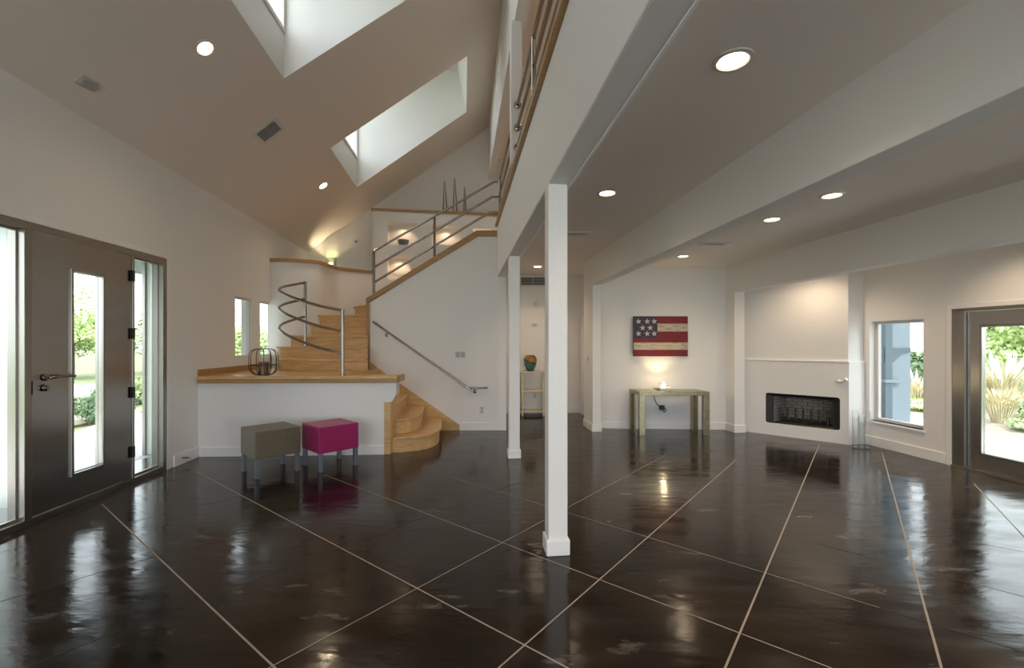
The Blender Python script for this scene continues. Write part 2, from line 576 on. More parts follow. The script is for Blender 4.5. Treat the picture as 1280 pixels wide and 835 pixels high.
# floor with its inlaid joints
fm = MB()
fm.poly([(-4.6, BACK, 0), (6.3, BACK, 0), (6.0, 10.2, 0), (-4.6, 10.2, 0)], 0)
def joint(a, b, w, mi, ext0=0.0, ext1=0.0, z=0.0012):
    a = floor_pt(*a); b = floor_pt(*b); d = (b - a).normalized(); n = Vector((-d.y, d.x)) * w * 0.42
    a = a - d * ext0; b = b + d * ext1
    fm.poly([(a.x + n.x, a.y + n.y, z), (b.x + n.x, b.y + n.y, z), (b.x - n.x, b.y - n.y, z), (a.x - n.x, a.y - n.y, z)], mi)
joint((127.2, 630.1), (341, 832.6), 0.012, 1, 0.0, 2.5)
joint((243.8, 588.8), (653.9, 805.7), 0.012, 1, 0.0, 2.5)
joint((404, 593), (1020, 828), 0.009, 1, 0.0, 2.0, 0.0013)
joint((567.4, 597.6), (1099, 759.8), 0.007, 1, 0.0, 0.0, 0.0013)
joint((1099, 759.8), (1290, 818), 0.006, 2)
joint((623.5, 835), (920.4, 574.6), 0.011, 1, 2.0, 0.0, 0.0016)
joint((906.5, 835), (1024, 556), 0.012, 1, 2.0, 0.0, 0.0016)
joint((1176.8, 835), (1103.3, 568.3), 0.013, 1, 1.5, 0.15, 0.0016)
joint((1217.5, 604.7), (1280, 670.8), 0.012, 1, 0.0, 2.0)
joint((343, 831.5), (832, 569), 0.009, 1, 0.6, 0.0, 0.0016)
joint((255, 748), (677, 592), 0.006, 3, 0.0, 0.0, 0.0014)
joint((35, 833), (255, 748), 0.006, 2, 0.5, 0.0)
joint((0, 752), (194.3, 695.5), 0.006, 2, 0.5, 0.0)
joint((194.3, 695.5), (520, 602), 0.004, 3, 0.0, 0.0)
joint((160.8, 653), (408, 595), 0.005, 2)
joint((711, 601), (864, 640), 0.005, 3)
joint((996.6, 637), (1280, 690), 0.005, 2)
joint((1021, 679.6), (1280, 745.7), 0.005, 2)
joint((0, 691), (30, 682.5), 0.005, 2, 0.3, 0.0)
fl = struct('floor', fm, [M['floor'], M['grout'], M['cut'], M['finejoint']])

# ---- entry wall with door opening and two windows
def on_left(y): return Vector((LX(y), y))
lp0 = on_left(BACK); lp1 = on_left(9.5)
ldir = (lp1 - lp0).normalized()
def ls(y): return (on_left(y) - lp0).length
def yl(u): return 3.55 / ((640.0 - u) / FPX - 0.075)   # depth of the entry wall seen at column u
D0, D1 = 2.98, yl(208)                     # entry door set
W1 = (yl(294), yl(315)); W2 = (yl(325), yl(346))
ZW0, ZW1 = 1.22, 2.13
DH = 2.40
ZT = 3.50
holes = [(ls(D0), ls(D1), 0.0, DH), (ls(W1[0]), ls(W1[1]), ZW0, ZW1), (ls(W2[0]), ls(W2[1]), ZW0, ZW1)]
# sloped ceiling plane through three measured points
CA = Vector((LX(3.82), 3.82, 3.475)); CB = Vector((LX(9.29), 9.29, 3.33)); CC = Vector((-1.63, 9.67, 5.33))
CN = (CB - CA).cross(CC - CA).normalized()
if CN.z > 0: CN = -CN
def cz(x, y): return CA.z - (CN.x * (x - CA.x) + CN.y * (y - CA.y)) / CN.z
def on_ceil(u, v):
    d = Vector(((u - 640) / FPX, 1.0, (HOR - v) / FPX)); e = Vector((0, 0, EYE))
    return e + d * ((CA - e).dot(CN) / d.dot(CN))
struct('wall_left', wall_mb(lp0, lp1, 0, 3.6, 0.16, holes, ztop=(cz(lp0.x, lp0.y) + 0.02, cz(lp1.x, lp1.y) + 0.02)), M['wall'])
mb = MB()
strip_mb(on_left(D1 + 0.11), on_left(5.72), 0.0, 0.13, -0.018, 0.0, mb)
struct('baseboard_left', mb, M['trim'], bevel=0.004)
# thin drywall casing round the entry
mb = MB()
strip_mb(on_left(D1), on_left(D1 + 0.05), 0, DH + 0.05, -0.012, 0.0, mb)
strip_mb(on_left(D0 - 0.05), on_left(D1), DH, DH + 0.05, -0.012, 0.0, mb)
struct('trim_1', mb, M['trim'], bevel=0.003)

# ---- window wall
def on_right(y): return Vector((RX(y), y))
def yr(u): return 5.70 / ((u - 640.0) / FPX + 0.10)
rp0 = on_right(9.0); rp1 = on_right(BACK)
def rs(y): return (on_right(y) - rp0).length
RW = (yr(1154), yr(1087)); RD = (3.95, yr(1190))
RDH = 1.84
RW0, RW1 = 0.35, 1.745
rholes = [(rs(RW[1]), rs(RW[0]), RW0, RW1), (rs(RD[1]), rs(RD[0]), 0, RDH)]
rwall = wall_mb(rp0, rp1, 0, 2.9, 0.16, rholes)
struct('wall_right', rwall, M['wall'])
mb = MB()
strip_mb(on_right(6.4), on_right(RD[1] + 0.06), 0, 0.13, -0.018, 0.0, mb)
struct('baseboard_right', mb, M['trim'], bevel=0.004)
mb = MB()
strip_mb(on_right(RD[1] + 0.055), on_right(RD[1]), 0, RDH + 0.055, -0.015, 0.0, mb)
strip_mb(on_right(RD[1]), on_right(RD[0]), RDH, RDH + 0.055, -0.015, 0.0, mb)
struct('trim_2', mb, M['trim'], bevel=0.003)

# ---- stair wall, its sloping cap, the hall and flag walls
SY = 7.36
mb = MB()
sw = [(-2.376, 0.0), (-0.095, 0.0), (-0.095, 3.20), (-0.575, 3.20), (-2.376, 2.09)]
mb.extrude([(x, SY, z) for x, z in sw], (0, 0.14, 0))
struct('wall_stair', mb, M['wall'])
mb = MB()
cap = [(-2.40, 2.085), (-2.40, 2.175), (-0.585, 3.29), (-0.235, 3.29), (-0.235, 3.195), (-0.565, 3.195)]
mb.extrude([(x, SY - 0.03, z) for x, z in cap], (0, 0.20, 0))
mb2 = MB().box(-2.40, -2.34, SY - 0.02, SY + 0.155, 0.95, 2.10)
struct('trim_3', mb, M['maplecap'], bevel=0.006)
struct('trim_4', mb2, M['maplecap'], bevel=0.004)
mb = MB(); mb.box(-1.157 + 0.29, -0.095, SY - 0.018, SY, 0, 0.13)
struct('baseboard_stair', mb, M['trim'], bevel=0.004)
# wooden skirt that follows the lower flight
mb = MB()
mb.extrude([(-2.34, SY - 0.022, 0.80), (-2.34, SY - 0.022, 1.13), (-2.20, SY - 0.022, 1.02), (-0.862, SY - 0.022, 0.095), (-0.862, SY - 0.022, 0.0), (-1.20, SY - 0.022, 0.0)], (0, 0.021, 0))
struct('trim_5', mb, M['maple'], bevel=0.003)

struct('wall_hall_side', wall_mb((-0.095, SY), (-0.26, 9.2), 0, ZC1 + 0.1, 0.14), M['wall'])
hp0, hp1 = Vector((-0.40, 9.10)), Vector((1.75, 9.22))
struct('wall_hall_end', wall_mb(hp0, hp1, 0, ZC1 + 0.1, 0.14), M['wall'])
mb = strip_mb(hp0, hp1, 0, 0.12, -0.016, 0.0)
struct('baseboard_hall', mb, M['trim'], bevel=0.004)
mb = MB(); mb.box(1.40, 1.50, 8.95, 9.15, 0, 1.95)
struct('trim_6', mb, M['trim'], bevel=0.004)

# pier at the end of the first header, and the flag wall
P1 = Vector((B1(7.25), 7.25))
mb = MB(); mb.obox(P1, RGT, FWD, 0.135, 0.54, 0, ZC1)
struct('wall_pier_hall', mb, M['wall'])
mb = MB(); mb.obox(P1 - RGT * 0.016 - FWD * 0.016, RGT, FWD, 0.167, 0.57, 0, 0.12)
struct('baseboard_pier_hall', mb, M['trim'], bevel=0.004)
struct('wall_hall_right', wall_mb((1.70, 9.25), (1.70, 7.60), 0, ZC1, 0.14), M['wall'])
struct('wall_hall_near', wall_mb(P1 + FWD * 0.54 + RGT * 0.1, Vector((1.75, P1.y + 0.58)), 0, ZC1, 0.10), M['wall'])
g0 = P1 + RGT * 0.12 + FWD * 0.28; g1 = Vector((3.545, 7.40))
struct('wall_flag', wall_mb(g0, g1, 0, ZC2 + 0.1, 0.14), M['wall'])
struct('baseboard_flag', strip_mb(g0, g1, 0, 0.12, -0.016, 0.0), M['trim'], bevel=0.004)
P2 = Vector((B2(7.16), 7.16))
mb = MB(); mb.obox(P2, RGT, FWD, 0.17, 0.45, 0, ZC2)
struct('wall_pier_fireplace', mb, M['wall'])
mb = MB(); mb.obox(P2 - RGT * 0.016 - FWD * 0.016, RGT, FWD, 0.20, 0.40, 0, 0.12)
struct('baseboard_pier_fireplace', mb, M['trim'], bevel=0.004)
struct('wall_behind_fireplace', wall_mb((3.4, 7.65), (5.3, 8.2), 0, 2.9, 0.14), M['wall'])

# ---- balcony beam, headers, flat ceilings
def plan_quad(fx, y0, y1, w):
    return [(fx(y0), y0), (fx(y0) + w, y0), (fx(y1) + w, y1), (fx(y1), y1)]
struct('beam_balcony', MB().prism(plan_quad(FX, BACK, SY - 0.003, 0.15), ZB0, 3.34), M['wall'], bevel=0.012)
struct('beam_balcony_hall', MB().prism([(FX(SY) + 0.01, SY + 0.0), (FX(SY) + 0.14, SY), (FX(9.1) + 0.14, 9.1), (FX(9.1) + 0.01, 9.1)], ZB0, 3.3), M['wall'])
struct('beam_header', MB().prism(plan_quad(B1, BACK, 7.25, 0.155), ZB1, ZC1 + 0.05), M['wall'], bevel=0.006)
struct('beam_header_fireplace', MB().prism(plan_quad(B2, BACK, 7.16, 0.17), ZB2, ZC2 + 0.05), M['wall'], bevel=0.006)
mb = MB()
mb.prism([(FX(BACK) + 0.1, BACK), (B1(BACK) + 0.1, BACK), (B1(9.2) + 0.1, 9.3), (FX(9.3) + 0.1, 9.3)], ZC1, ZC1 + 0.06)
struct('ceiling_living', mb, M['ceil'])
struct('ceiling_hall', MB().box(1.10, 1.90, 7.70, 9.35, ZC1 + 0.001, ZC1 + 0.05), M['ceil'])
struct('ceiling_flag', MB().prism([(B1(BACK) + 0.1, BACK), (B2(BACK) + 0.1, BACK), (B2(7.66) + 0.1, 7.66), (B1(7.66) + 0.1, 7.66)], ZC2, ZC2 + 0.06), M['ceil'])
struct('ceiling_fireplace', MB().prism([(B2(BACK) + 0.1, BACK), (RX(BACK) + 0.2, BACK), (RX(8.4) + 0.2, 8.4), (B2(8.4) + 0.1, 8.4)], ZC2, ZC2 + 0.06), M['ceil'])
# pale corner bead on the balcony beam
mb = MB(); mb.prism([(FX(BACK) + 0.146, BACK), (FX(BACK) + 0.160, BACK), (FX(SY) + 0.160, SY), (FX(SY) + 0.146, SY)], ZB0 - 0.007, ZB0 + 0.012)
struct('trim_7', mb, M['bead'])
mb = MB()
mb.prism([(FX(BACK) - 0.035, BACK), (FX(BACK) + 0.16, BACK), (FX(SY) + 0.16, SY - 0.04), (FX(SY) - 0.035, SY - 0.04)], 3.34, 3.385)
mb.prism([(FX(BACK) - 0.022, BACK), (FX(BACK) + 0.16, BACK), (FX(SY) + 0.16, SY - 0.04), (FX(SY) - 0.022, SY - 0.04)], 3.385, 3.44)
struct('trim_8', mb, M['maplecap'], bevel=0.005)

# upper storey: floor, header over the balcony, back and side walls, flat ceiling
struct('floor_upper', MB().prism([(FX(BACK) + 0.12, BACK), (2.6, BACK), (2.6, 10.0), (FX(9.8) + 0.12, 10.0)], 3.12, ZUP), M['carpet'])
struct('beam_upper', MB().prism(plan_quad(FX, BACK, 9.95, 0.14), 5.02, 7.4), M['wall'])
struct('ceiling_upper', MB().prism([(FX(BACK) + 0.05, BACK), (2.6, BACK), (2.6, 10.2), (FX(10.2) + 0.05, 10.2)], 5.5, 5.56), M['ceil'])
struct('wall_upper_right', wall_mb((2.5, 10.2), (2.5, BACK), 3.2, 5.6, 0.12), M['wall'])
bp0 = Vector((-4.40, 9.27)); bp1 = Vector((2.7, 10.30))
def bwz(x): return cz(x, 9.29 + 0.145 * (x + 4.25)) + 0.02
mb = MB()
mb.extrude([(bp0.x, bp0.y, 0), (bp1.x, bp1.y, 0), (bp1.x, bp1.y, 7.6), (1.3, 9.29 + .145 * 5.55, bwz(1.3)), (bp0.x, bp0.y, bwz(bp0.x))], (-0.02, 0.14, 0))
struct('wall_back', mb, M['wall'])

# ---- sloped ceiling with two skylight wells
sk2 = [on_ceil(413, 185), on_ceil(446, 234), on_ceil(583, 140), on_ceil(584, 70)]
e_dn = sk2[1] - sk2[0]; e_up = sk2[2] - sk2[1]
c1 = on_ceil(355, 98)
sk1 = [c1 - e_dn * 1.0, c1, c1 + e_up, c1 + e_up - e_dn]
def sheet_with_holes(outer, hs):
    bm = bmesh.new(); es = []
    for loop in [outer] + hs:
        vs = [bm.verts.new(p) for p in loop]
        for k in range(len(vs)): es.append(bm.edges.new((vs[k], vs[(k + 1) % len(vs)])))
    bmesh.ops.triangle_fill(bm, use_beauty=True, use_dissolve=False, edges=es)
    me = bpy.data.meshes.new('ceiling_sloped'); bm.to_mesh(me); bm.free(); return me
RXE = 0.75
def cpt(x, y): return Vector((x, y, cz(x, y)))
outer = [cpt(LX(BACK) - 0.05, BACK), cpt(RXE + 0.3, BACK), cpt(RXE - 0.5, 10.3), cpt(LX(9.6) - 0.05, 9.6)]
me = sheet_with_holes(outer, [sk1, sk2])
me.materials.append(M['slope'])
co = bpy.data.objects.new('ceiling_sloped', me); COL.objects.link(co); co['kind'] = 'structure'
def well(q, name, wn):
    """a dormer well: white shaft walls, level lid, upright window at the low end above a short sill wall"""
    zl = max(q[0].z, q[1].z); zh = max(q[2].z, q[3].z)
    zt = max(zl + 1.5, zh + 0.7); zs_ = 0.50
    t = [Vector((p.x, p.y, zt)) for p in q]
    flare = Vector((-0.16, 0, 0))
    t[2] = t[2] + flare; t[3] = t[3] + flare
    mb = MB()
    mb.poly([q[1], q[2], t[2], t[1]]); mb.poly([q[2], q[3], t[3], t[2]]); mb.poly([q[3], q[0], t[0], t[3]]); mb.poly(t)
    m0 = q[0] + Vector((0, 0, zs_)); m1 = q[1] + Vector((0, 0, zs_))
    mb.poly([q[0], q[1], m1, m0])
    struct(name, mb, M['trim'])
    r = sroot(wn)
    d = (m1 - m0); dh = Vector((d.x, d.y, 0)).normalized(); L = Vector((d.x, d.y, 0)).length
    w0 = Vector((m0.x, m0.y, min(m0.z, m1.z)))
    fmb = strip_mb(m0, m0 + dh * 0.05, w0.z, zt, -0.02, 0.05)
    strip_mb(m1 - dh * 0.05, m1, w0.z, zt, -0.02, 0.05, fmb); strip_mb(m0 + dh * 0.05, m1 - dh * 0.05, w0.z, w0.z + 0.05, -0.02, 0.05, fmb); strip_mb(m0 + dh * 0.05, m1 - dh * 0.05, zt - 0.05, zt, -0.02, 0.05, fmb)
    obj('frame', fmb, M['white'], r)
    g = strip_mb(m0 + dh * 0.04, m1 - dh * 0.04, w0.z + 0.04, zt - 0.04, 0.01, 0.02); obj('pane', g, M['glass'], r)
well(sk1, 'wall_skylight_near', 'window_6')
well(sk2, 'wall_skylight_far', 'window_7')

# ---- wall behind the camera: three broad unseen openings added to let daylight in
bw = wall_mb((6.2, BACK), (-3.6, BACK), 0, 3.4, 0.16, [(0.4, 3.0, 0.02, 2.66), (3.3, 5.9, 0.02, 2.75), (6.2, 9.5, 0.02, 3.1)])
struct('wall_rear', bw, M['wall'])
struct('wall_rear_gable', MB().extrude([(-3.5, BACK, 3.35), (2.8, BACK, 3.35), (2.8, BACK, 7.5), (0.6, BACK, cz(0.6, BACK)), (-3.4, BACK, cz(-3.4, BACK))], (0, -0.14, 0)), M['wall'])

# ---- landing wall, curved half wall, niche wall
L0 = Vector((LX(5.66), 5.66)); L1 = Vector((-1.655, 5.775)); lv = (L1 - L0).normalized()
mb = wall_mb(L0, L1, 0, 0.93, 0.20)
lw = struct('wall_landing', mb, M['wall'])
mb = MB()
q = L1; e = L1 + lv * 0.155
nn = Vector((-lv.y, lv.x)) * 0.20
mb.extrude([(q.x, q.y, 0.68), ((L1 + lv * 0.10).x, (L1 + lv * 0.10).y, 0.68), (e.x, e.y, 0.78), (e.x, e.y, 0.93), (q.x, q.y, 0.93)], (nn.x, nn.y, 0))
struct('wall_landing_end', mb, M['wall'])
mb = MB(); mb.obox(L1, lv, nn, 0.085, 0.20, 0, 0.68)
struct('trim_9', mb, M['maple'], bevel=0.003)
struct('baseboard_landing', strip_mb(L0, L1, 0, 0.12, -0.016, 0.0), M['trim'], bevel=0.004)

hw = arc_pts([(-4.16, 7.62, 0), (-3.85, 7.60, 0), (-3.42, 7.79, 0), (-3.34, 8.11, 0), (-3.26, 8.50, 0), (-2.79, 8.94, 0)], 8)
def ribbon(pts, z0, z1, d0, d1):
    mb = MB(); n = len(pts); a = []; 
    for k in range(n):
        t = (pts[min(k + 1, n - 1)] - pts[max(k - 1, 0)]); t.z = 0; t.normalize(); nrm = Vector((-t.y, t.x, 0))
        p0 = pts[k] + nrm * d0; p1 = pts[k] + nrm * d1
        a.append([mb.vert((p0.x, p0.y, z0)), mb.vert((p1.x, p1.y, z0)), mb.vert((p1.x, p1.y, z1)), mb.vert((p0.x, p0.y, z1))])
    for k in range(n - 1):
        for i in range(4):
            mb.face([a[k][i], a[k][(i + 1) % 4], a[k + 1][(i + 1) % 4], a[k + 1][i]])
    mb.face(a[0][::-1]); mb.face(a[-1])
    return mb
struct('wall_curved', ribbon(hw, 0, 2.82, 0.0, 0.12), M['wall'], smooth=True)
struct('trim_10', ribbon(hw, 2.82, 2.88, -0.03, 0.14), M['maplecap'], bevel=0.006)

n0 = Vector((-2.79, 8.94)); n1 = Vector((-0.22, 9.33)); nd = (n1 - n0); NL = nd.length; nd.normalize()
def ns(u):
    k = (u - 640) / FPX
    t = (k * n0.y - n0.x) / (nd.x - k * nd.y)
    return t
def nz(u, v):
    p = n0 + nd * ns(u)
    return EYE + (HOR - v) * p.y / FPX
NICHE = [(484.5, 522, 278, 306), (540, 576, 282, 306), (484.5, 513, 320, 349), (591, 614, 286, 303)]
nh = [(ns(a), ns(b), nz((a + b) / 2, d), nz((a + b) / 2, c)) for a, b, c, d in NICHE]
# snap so that the grid of cuts stays simple
struct('wall_niche', wall_mb(n0, n1, 0, 4.09, 0.24, nh), M['wall'])
nb = Vector((-nd.y, nd.x)) * 0.241
struct('wall_niche_back', wall_mb(n0 + nb, n1 + nb, 0, 4.09, 0.03), M['wall'])
struct('trim_11', strip_mb(n0 - nd * 0.03, n1, 4.09, 4.14, -0.03, 0.30), M['maplecap'], bevel=0.006)
for (a, b, c, d), h in zip(NICHE, nh):
    p = n0 + nd * ((h[0] + h[1]) / 2) + nb * 0.45
    li = bpy.data.lights.new('niche_light', 'SPOT'); li.energy = 3.2; li.color = (1, 0.70, 0.42); li.spot_size = 2.6; li.spot_blend = 0.8; li.shadow_soft_size = 0.015
    lo = bpy.data.objects.new('niche_light', li); COL.objects.link(lo); lo.location = (p.x, p.y, h[3] - 0.03)

# ------------------------------------------------------------------ support posts and the balcony pillar
def post(corner, y, z1, label, w=0.135):
    t = thing('support_post', label, 'post', (corner.x + 0.06, corner.y + 0.07, 0))
    obj('shaft', MB().obox(corner, RGT, FWD, w, w, 0.0, z1), M['trim'], t, bevel=0.008)
    c = corner - RGT * 0.014 - FWD * 0.014
    obj('plinth', MB().obox(c, RGT, FWD, w + 0.028, w + 0.028, 0, 0.108), M['trim'], t, bevel=0.008)
    return t
post(Vector((0.246, 3.03)), 3.03, ZB0, 'tall square white post standing in the middle of the dark floor')
post(Vector((-0.036, 5.56)), 5.56, ZB0, 'square white post standing by the end of the stair wall')
mb = MB(); mb.obox(Vector((FX(4.95) - 0.04, 4.95)), RGT, FWD, 0.125, 0.14, 3.435, 5.03)
struct('column_upper', mb, M['trim'], bevel=0.006)

# ------------------------------------------------------------------ entry door set (stainless steel)
def lpt(y, off=0.0):                       # point on the entry wall, off = metres into the room
    p = on_left(y); n = Vector((ldir.y, -ldir.x)); return p + n * off
def lbar(mb, y0, y1, z0, z1, o0, o1):
    return strip_mb(lpt(y0), lpt(y1), z0, z1, -o1, -o0, mb)
d1 = sroot('door_1', (LX(4), 4.0, 0))
YA, YB = yl(40), yl(165)
mb = MB()
lbar(mb, D0, D0 + 0.06, 0, DH, -0.12, 0.006); lbar(mb, D1 - 0.06, D1, 0, DH, -0.12, 0.006)
lbar(mb, D0 + 0.06, D1 - 0.06, DH - 0.06, DH, -0.12, 0.006); lbar(mb, D0 + 0.06, D1 - 0.06, 0, 0.055, -0.12, 0.006)
lbar(mb, YA - 0.065, YA - 0.004, 0.055, DH - 0.06, -0.12, 0.006); lbar(mb, YB + 0.004, YB + 0.03, 0.055, DH - 0.06, -0.12, 0.006)
obj('door_frame', mb, M['steelv'], d1, bevel=0.003)
G0, G1, GZ0, GZ1 = yl(91), yl(128), 0.30, 2.07
seg = [(0.0, G0 - YA, 0, 0)]
leaf = wall_mb(lpt(YA, -0.005), lpt(YB, -0.005), 0.06, DH - 0.065, 0.06, [((lpt(G0) - lpt(YA)).length, (lpt(G1) - lpt(YA)).length, GZ0, GZ1)])
lf = obj('door_leaf', leaf, M['steel'], d1, bevel=0.002)
mb = MB()
for a in ((G0 - 0.022, G0, GZ0 - 0.025, GZ1 + 0.025), (G1, G1 + 0.022, GZ0 - 0.025, GZ1 + 0.025), (G0, G1, GZ0 - 0.025, GZ0), (G0, G1, GZ1, GZ1 + 0.025)):
    lbar(mb, a[0], a[1], a[2], a[3], -0.06, 0.010)
obj('glazing_bead', mb, M['steelv'], lf, bevel=0.003)
mb = MB(); lbar(mb, G0, G1, GZ0, GZ1, -0.045, -0.035); obj('pane', mb, M['glass'], lf)
for y0, y1 in ((D0 + 0.06, YA - 0.065), (YB + 0.03, D1 - 0.06)):
    mb = MB(); lbar(mb, y0, y1, 0.055, DH - 0.06, -0.07, -0.06); obj('sidelight_pane', mb, M['glass'], d1)
    mb = MB()
    for a in ((y0, y0 + 0.014), (y1 - 0.014, y1)):
        lbar(mb, a[0], a[1], 0.055, DH - 0.06, -0.07, -0.045)
    lbar(mb, y0, y1, 0.055, 0.075, -0.07, -0.045); lbar(mb, y0, y1, DH - 0.08, DH - 0.06, -0.07, -0.045)
    obj('sidelight_bead', mb, M['steelv'], d1, bevel=0.002)
for v in (345, 417, 490.5, 565):
    z = EYE + (HOR - v) * YB / FPX
    p = lpt(YB + 0.001, 0.012)
    mb = MB().tube([(p.x, p.y, z - 0.055), (p.x, p.y, z + 0.055)], 0.012, 12)
    lbar(mb, YB - 0.03, YB + 0.03, z - 0.055, z + 0.055, 0.004, 0.010)
    obj('hinge', mb, M['dark'], d1, smooth=True)
HZ = EYE + (HOR - 471) * 3.72 / FPX; hy = yl(56)
p0 = lpt(hy, 0.0); p1 = lpt(hy, 0.06); p2 = lpt(hy + 0.10, 0.062); p3 = lpt(yl(85), 0.058)
hn = Vector((ldir.y, -ldir.x, 0)).normalized()
r3 = hn.to_track_quat('Z', 'Y').to_matrix()
mb = MB().tube(arc_pts([(p0.x, p0.y, HZ), (p1.x, p1.y, HZ), (p2.x, p2.y, HZ + 0.004), (p3.x, p3.y, HZ - 0.002)], 6), 0.0115, 12)
mb.lathe([(0.0, 0.002), (0.028, 0.002), (0.028, 0.012), (0.022, 0.015), (0.0, 0.015)], (p0.x, p0.y, HZ), 24, mat3=r3)
obj('handle', mb, M['rail'], d1, smooth=True)
mb = MB().lathe([(0.0, 0.002), (0.028, 0.002), (0.028, 0.014), (0.018, 0.017), (0.018, 0.03), (0.0, 0.03)], (p0.x, p0.y, HZ - 0.085), 24, mat3=r3)
obj('deadbolt', mb, M['rail'], d1, smooth=True)
mb = MB(); lbar(mb, YA - 0.012, YA - 0.004, HZ - 0.13, HZ - 0.02, 0.004, 0.010); obj('strike_plate', mb, M['dark'], d1)

# ------------------------------------------------------------------ two tall windows over the landing
for i, (y0, y1) in enumerate((W1, W2)):
    w = sroot('window_%d' % (i + 1), (LX(y0), y0, ZW0))
    mb = MB()
    for a in ((y0, y0 + 0.035, ZW0, ZW1), (y1 - 0.035, y1, ZW0, ZW1), (y0 + .035, y1 - .035, ZW0, ZW0 + 0.035), (y0 + .035, y1 - .035, ZW1 - 0.035, ZW1)):
        lbar(mb, a[0], a[1], a[2], a[3], -0.07, -0.03)
    obj('frame', mb, M['white'], w, bevel=0.003)
    mb = MB(); lbar(mb, y0 + 0.03, y1 - 0.03, ZW0 + 0.03, ZW1 - 0.03, -0.055, -0.05); obj('pane', mb, M['glass'], w)

# ------------------------------------------------------------------ garden window and glazed garden door
def rpt(y, off=0.0):
    d = Vector((-0.10, 1.0)).normalized(); n = Vector((-d.y, d.x)); return on_right(y) + n * off
def rbar(mb, y0, y1, z0, z1, o0, o1):
    return strip_mb(rpt(y0), rpt(y1), z0, z1, o0, o1, mb)
w = sroot('window_3', (RX(6), 6.0, RW0))
mb = MB()
for a in ((RW[0], RW[0] + 0.04, RW0, RW1), (RW[1] - 0.04, RW[1], RW0, RW1), (RW[0] + .04, RW[1] - .04, RW0, RW0 + 0.04), (RW[0] + .04, RW[1] - .04, RW1 - 0.04, RW1)):
    rbar(mb, a[0], a[1], a[2], a[3], -0.14, -0.09)
obj('frame', mb, M['white'], w, bevel=0.003)
mb = MB(); rbar(mb, RW[0] + 0.03, RW[1] - 0.03, RW0 + 0.03, RW1 - 0.03, -0.12, -0.114); obj('pane', mb, M['glass'], w)
mb = MB(); rbar(mb, RW[0] - 0.03, RW[1] + 0.03, RW0 - 0.03, RW0, -0.10, 0.02); obj('sill', mb, M['trim'], w, bevel=0.004)

d2 = sroot('door_2', (RX(4.6), 4.6, 0))
YC = yr(1206); RDA = 4.15
mb = MB()
rbar(mb, YC + 0.005, RD[1], 0, RDH, -0.13, 0.004); rbar(mb, RD[0], RDA - 0.005, 0, RDH, -0.13, 0.004)
rbar(mb, RD[0], RD[1], RDH - 0.035, RDH, -0.13, 0.004); rbar(mb, RD[0], RD[1], 0, 0.02, -0.15, 0.02)
obj('door_frame', mb, M['steelv'], d2, bevel=0.003)
gy1 = yr(1224); gy0 = RDA + 0.13
lp = wall_mb(rpt(YC, -0.035), rpt(RDA, -0.035), 0.022, RDH - 0.04, 0.05, [((rpt(YC) - rpt(gy1)).length, (rpt(YC) - rpt(gy0)).length, 0.215, 1.62)])
lf2 = obj('door_leaf', lp, M['steel'], d2, bevel=0.002)
mb = MB()
for a in ((gy1, gy1 + 0.022, 0.19, 1.645), (gy0 - 0.022, gy0, 0.19, 1.645), (gy0, gy1, 0.19, 0.215), (gy0, gy1, 1.62, 1.645)):
    rbar(mb, a[0], a[1], a[2], a[3], -0.06, -0.025)
obj('glazing_bead', mb, M['steelv'], lf2, bevel=0.003)
mb = MB(); rbar(mb, gy0, gy1, 0.215, 1.62, -0.072, -0.064); obj('pane', mb, M['glass'], lf2)

# ------------------------------------------------------------------ staircase
st = thing('staircase', 'maple staircase with curved bottom steps, a landing and a winding upper flight', 'staircase', (-1.8, 6.5, 0))
WY = 7.338
def step_solid(pts, z0, z1, lip):
    """riser body and tread slab with a nosing; pts run from the stair wall round the nose and back"""
    tread = MB().prism(pts, z1 - 0.03, z1)
    c = Vector((-2.1, 6.9))
    ins = []
    for p in pts:
        v = Vector(p[:2]); d = c - v
        ins.append(v + d.normalized() * lip)
    riser = MB().prism(ins, z0, z1 - 0.03)
    return tread, riser
s1 = arc_pts([(-1.165, WY, 0), (-1.08, 6.85, 0), (-1.035, 6.42, 0), (-1.10, 6.12, 0), (-1.30, 5.92, 0), (-1.56, 5.845, 0)], 5)
s2 = arc_pts([(-1.43, WY, 0), (-1.355, 6.8, 0), (-1.325, 6.50, 0), (-1.37, 6.22, 0), (-1.50, 6.09, 0), (-1.62, 6.06, 0)], 5)
s3 = [(-1.70, WY), (-1.64, 6.75), (-1.58, 6.16)]
s4 = [(-1.97, WY), (-1.90, 6.16)]
LAND = 1.02
back_l = [(-2.30, 5.99), (-2.30, WY)]
zs = [0.205, 0.405, 0.61, 0.815]
for k, (nose, z) in enumerate(zip((s1, s2, s3, s4), zs)):
    nose = [(p[0], p[1]) for p in nose]
    if k == 0: tail = [(-1.57, 5.99), (-2.2, 5.99), (-2.2, WY)]
    elif k == 1: tail = [(-1.62, 5.99), (-2.2, 5.99), (-2.2, WY)]
    else: tail = [(nose[-1][0], 5.99), (-2.25, 5.99), (-2.25, WY)]
    t_, r_ = step_solid(nose + tail, zs[k - 1] if k else 0.0, z, 0.032)
    obj('riser', r_, M['maple'], st, smooth=True); obj('tread', t_, M['maple'], st, bevel=0.006)
ld = [(LX(5.67) + 0.005, 5.62), (-1.47, 5.735), (-1.47, 5.99), (-2.22, 5.99), (-2.18, WY), (-2.40, WY + 0.02), (-2.40, 8.6), (-3.2, 8.4), (-3.42, 7.74), (-3.9, 7.56), (LX(7.5) + 0.005, 7.56)]
obj('landing', MB().prism(ld, LAND - 0.04, LAND), M['maple'], st, bevel=0.006)
ap = [(LX(5.67) + 0.005, 5.63), (-1.46, 5.745), (-1.46, 5.78), (LX(5.67) + 0.005, 5.665)]
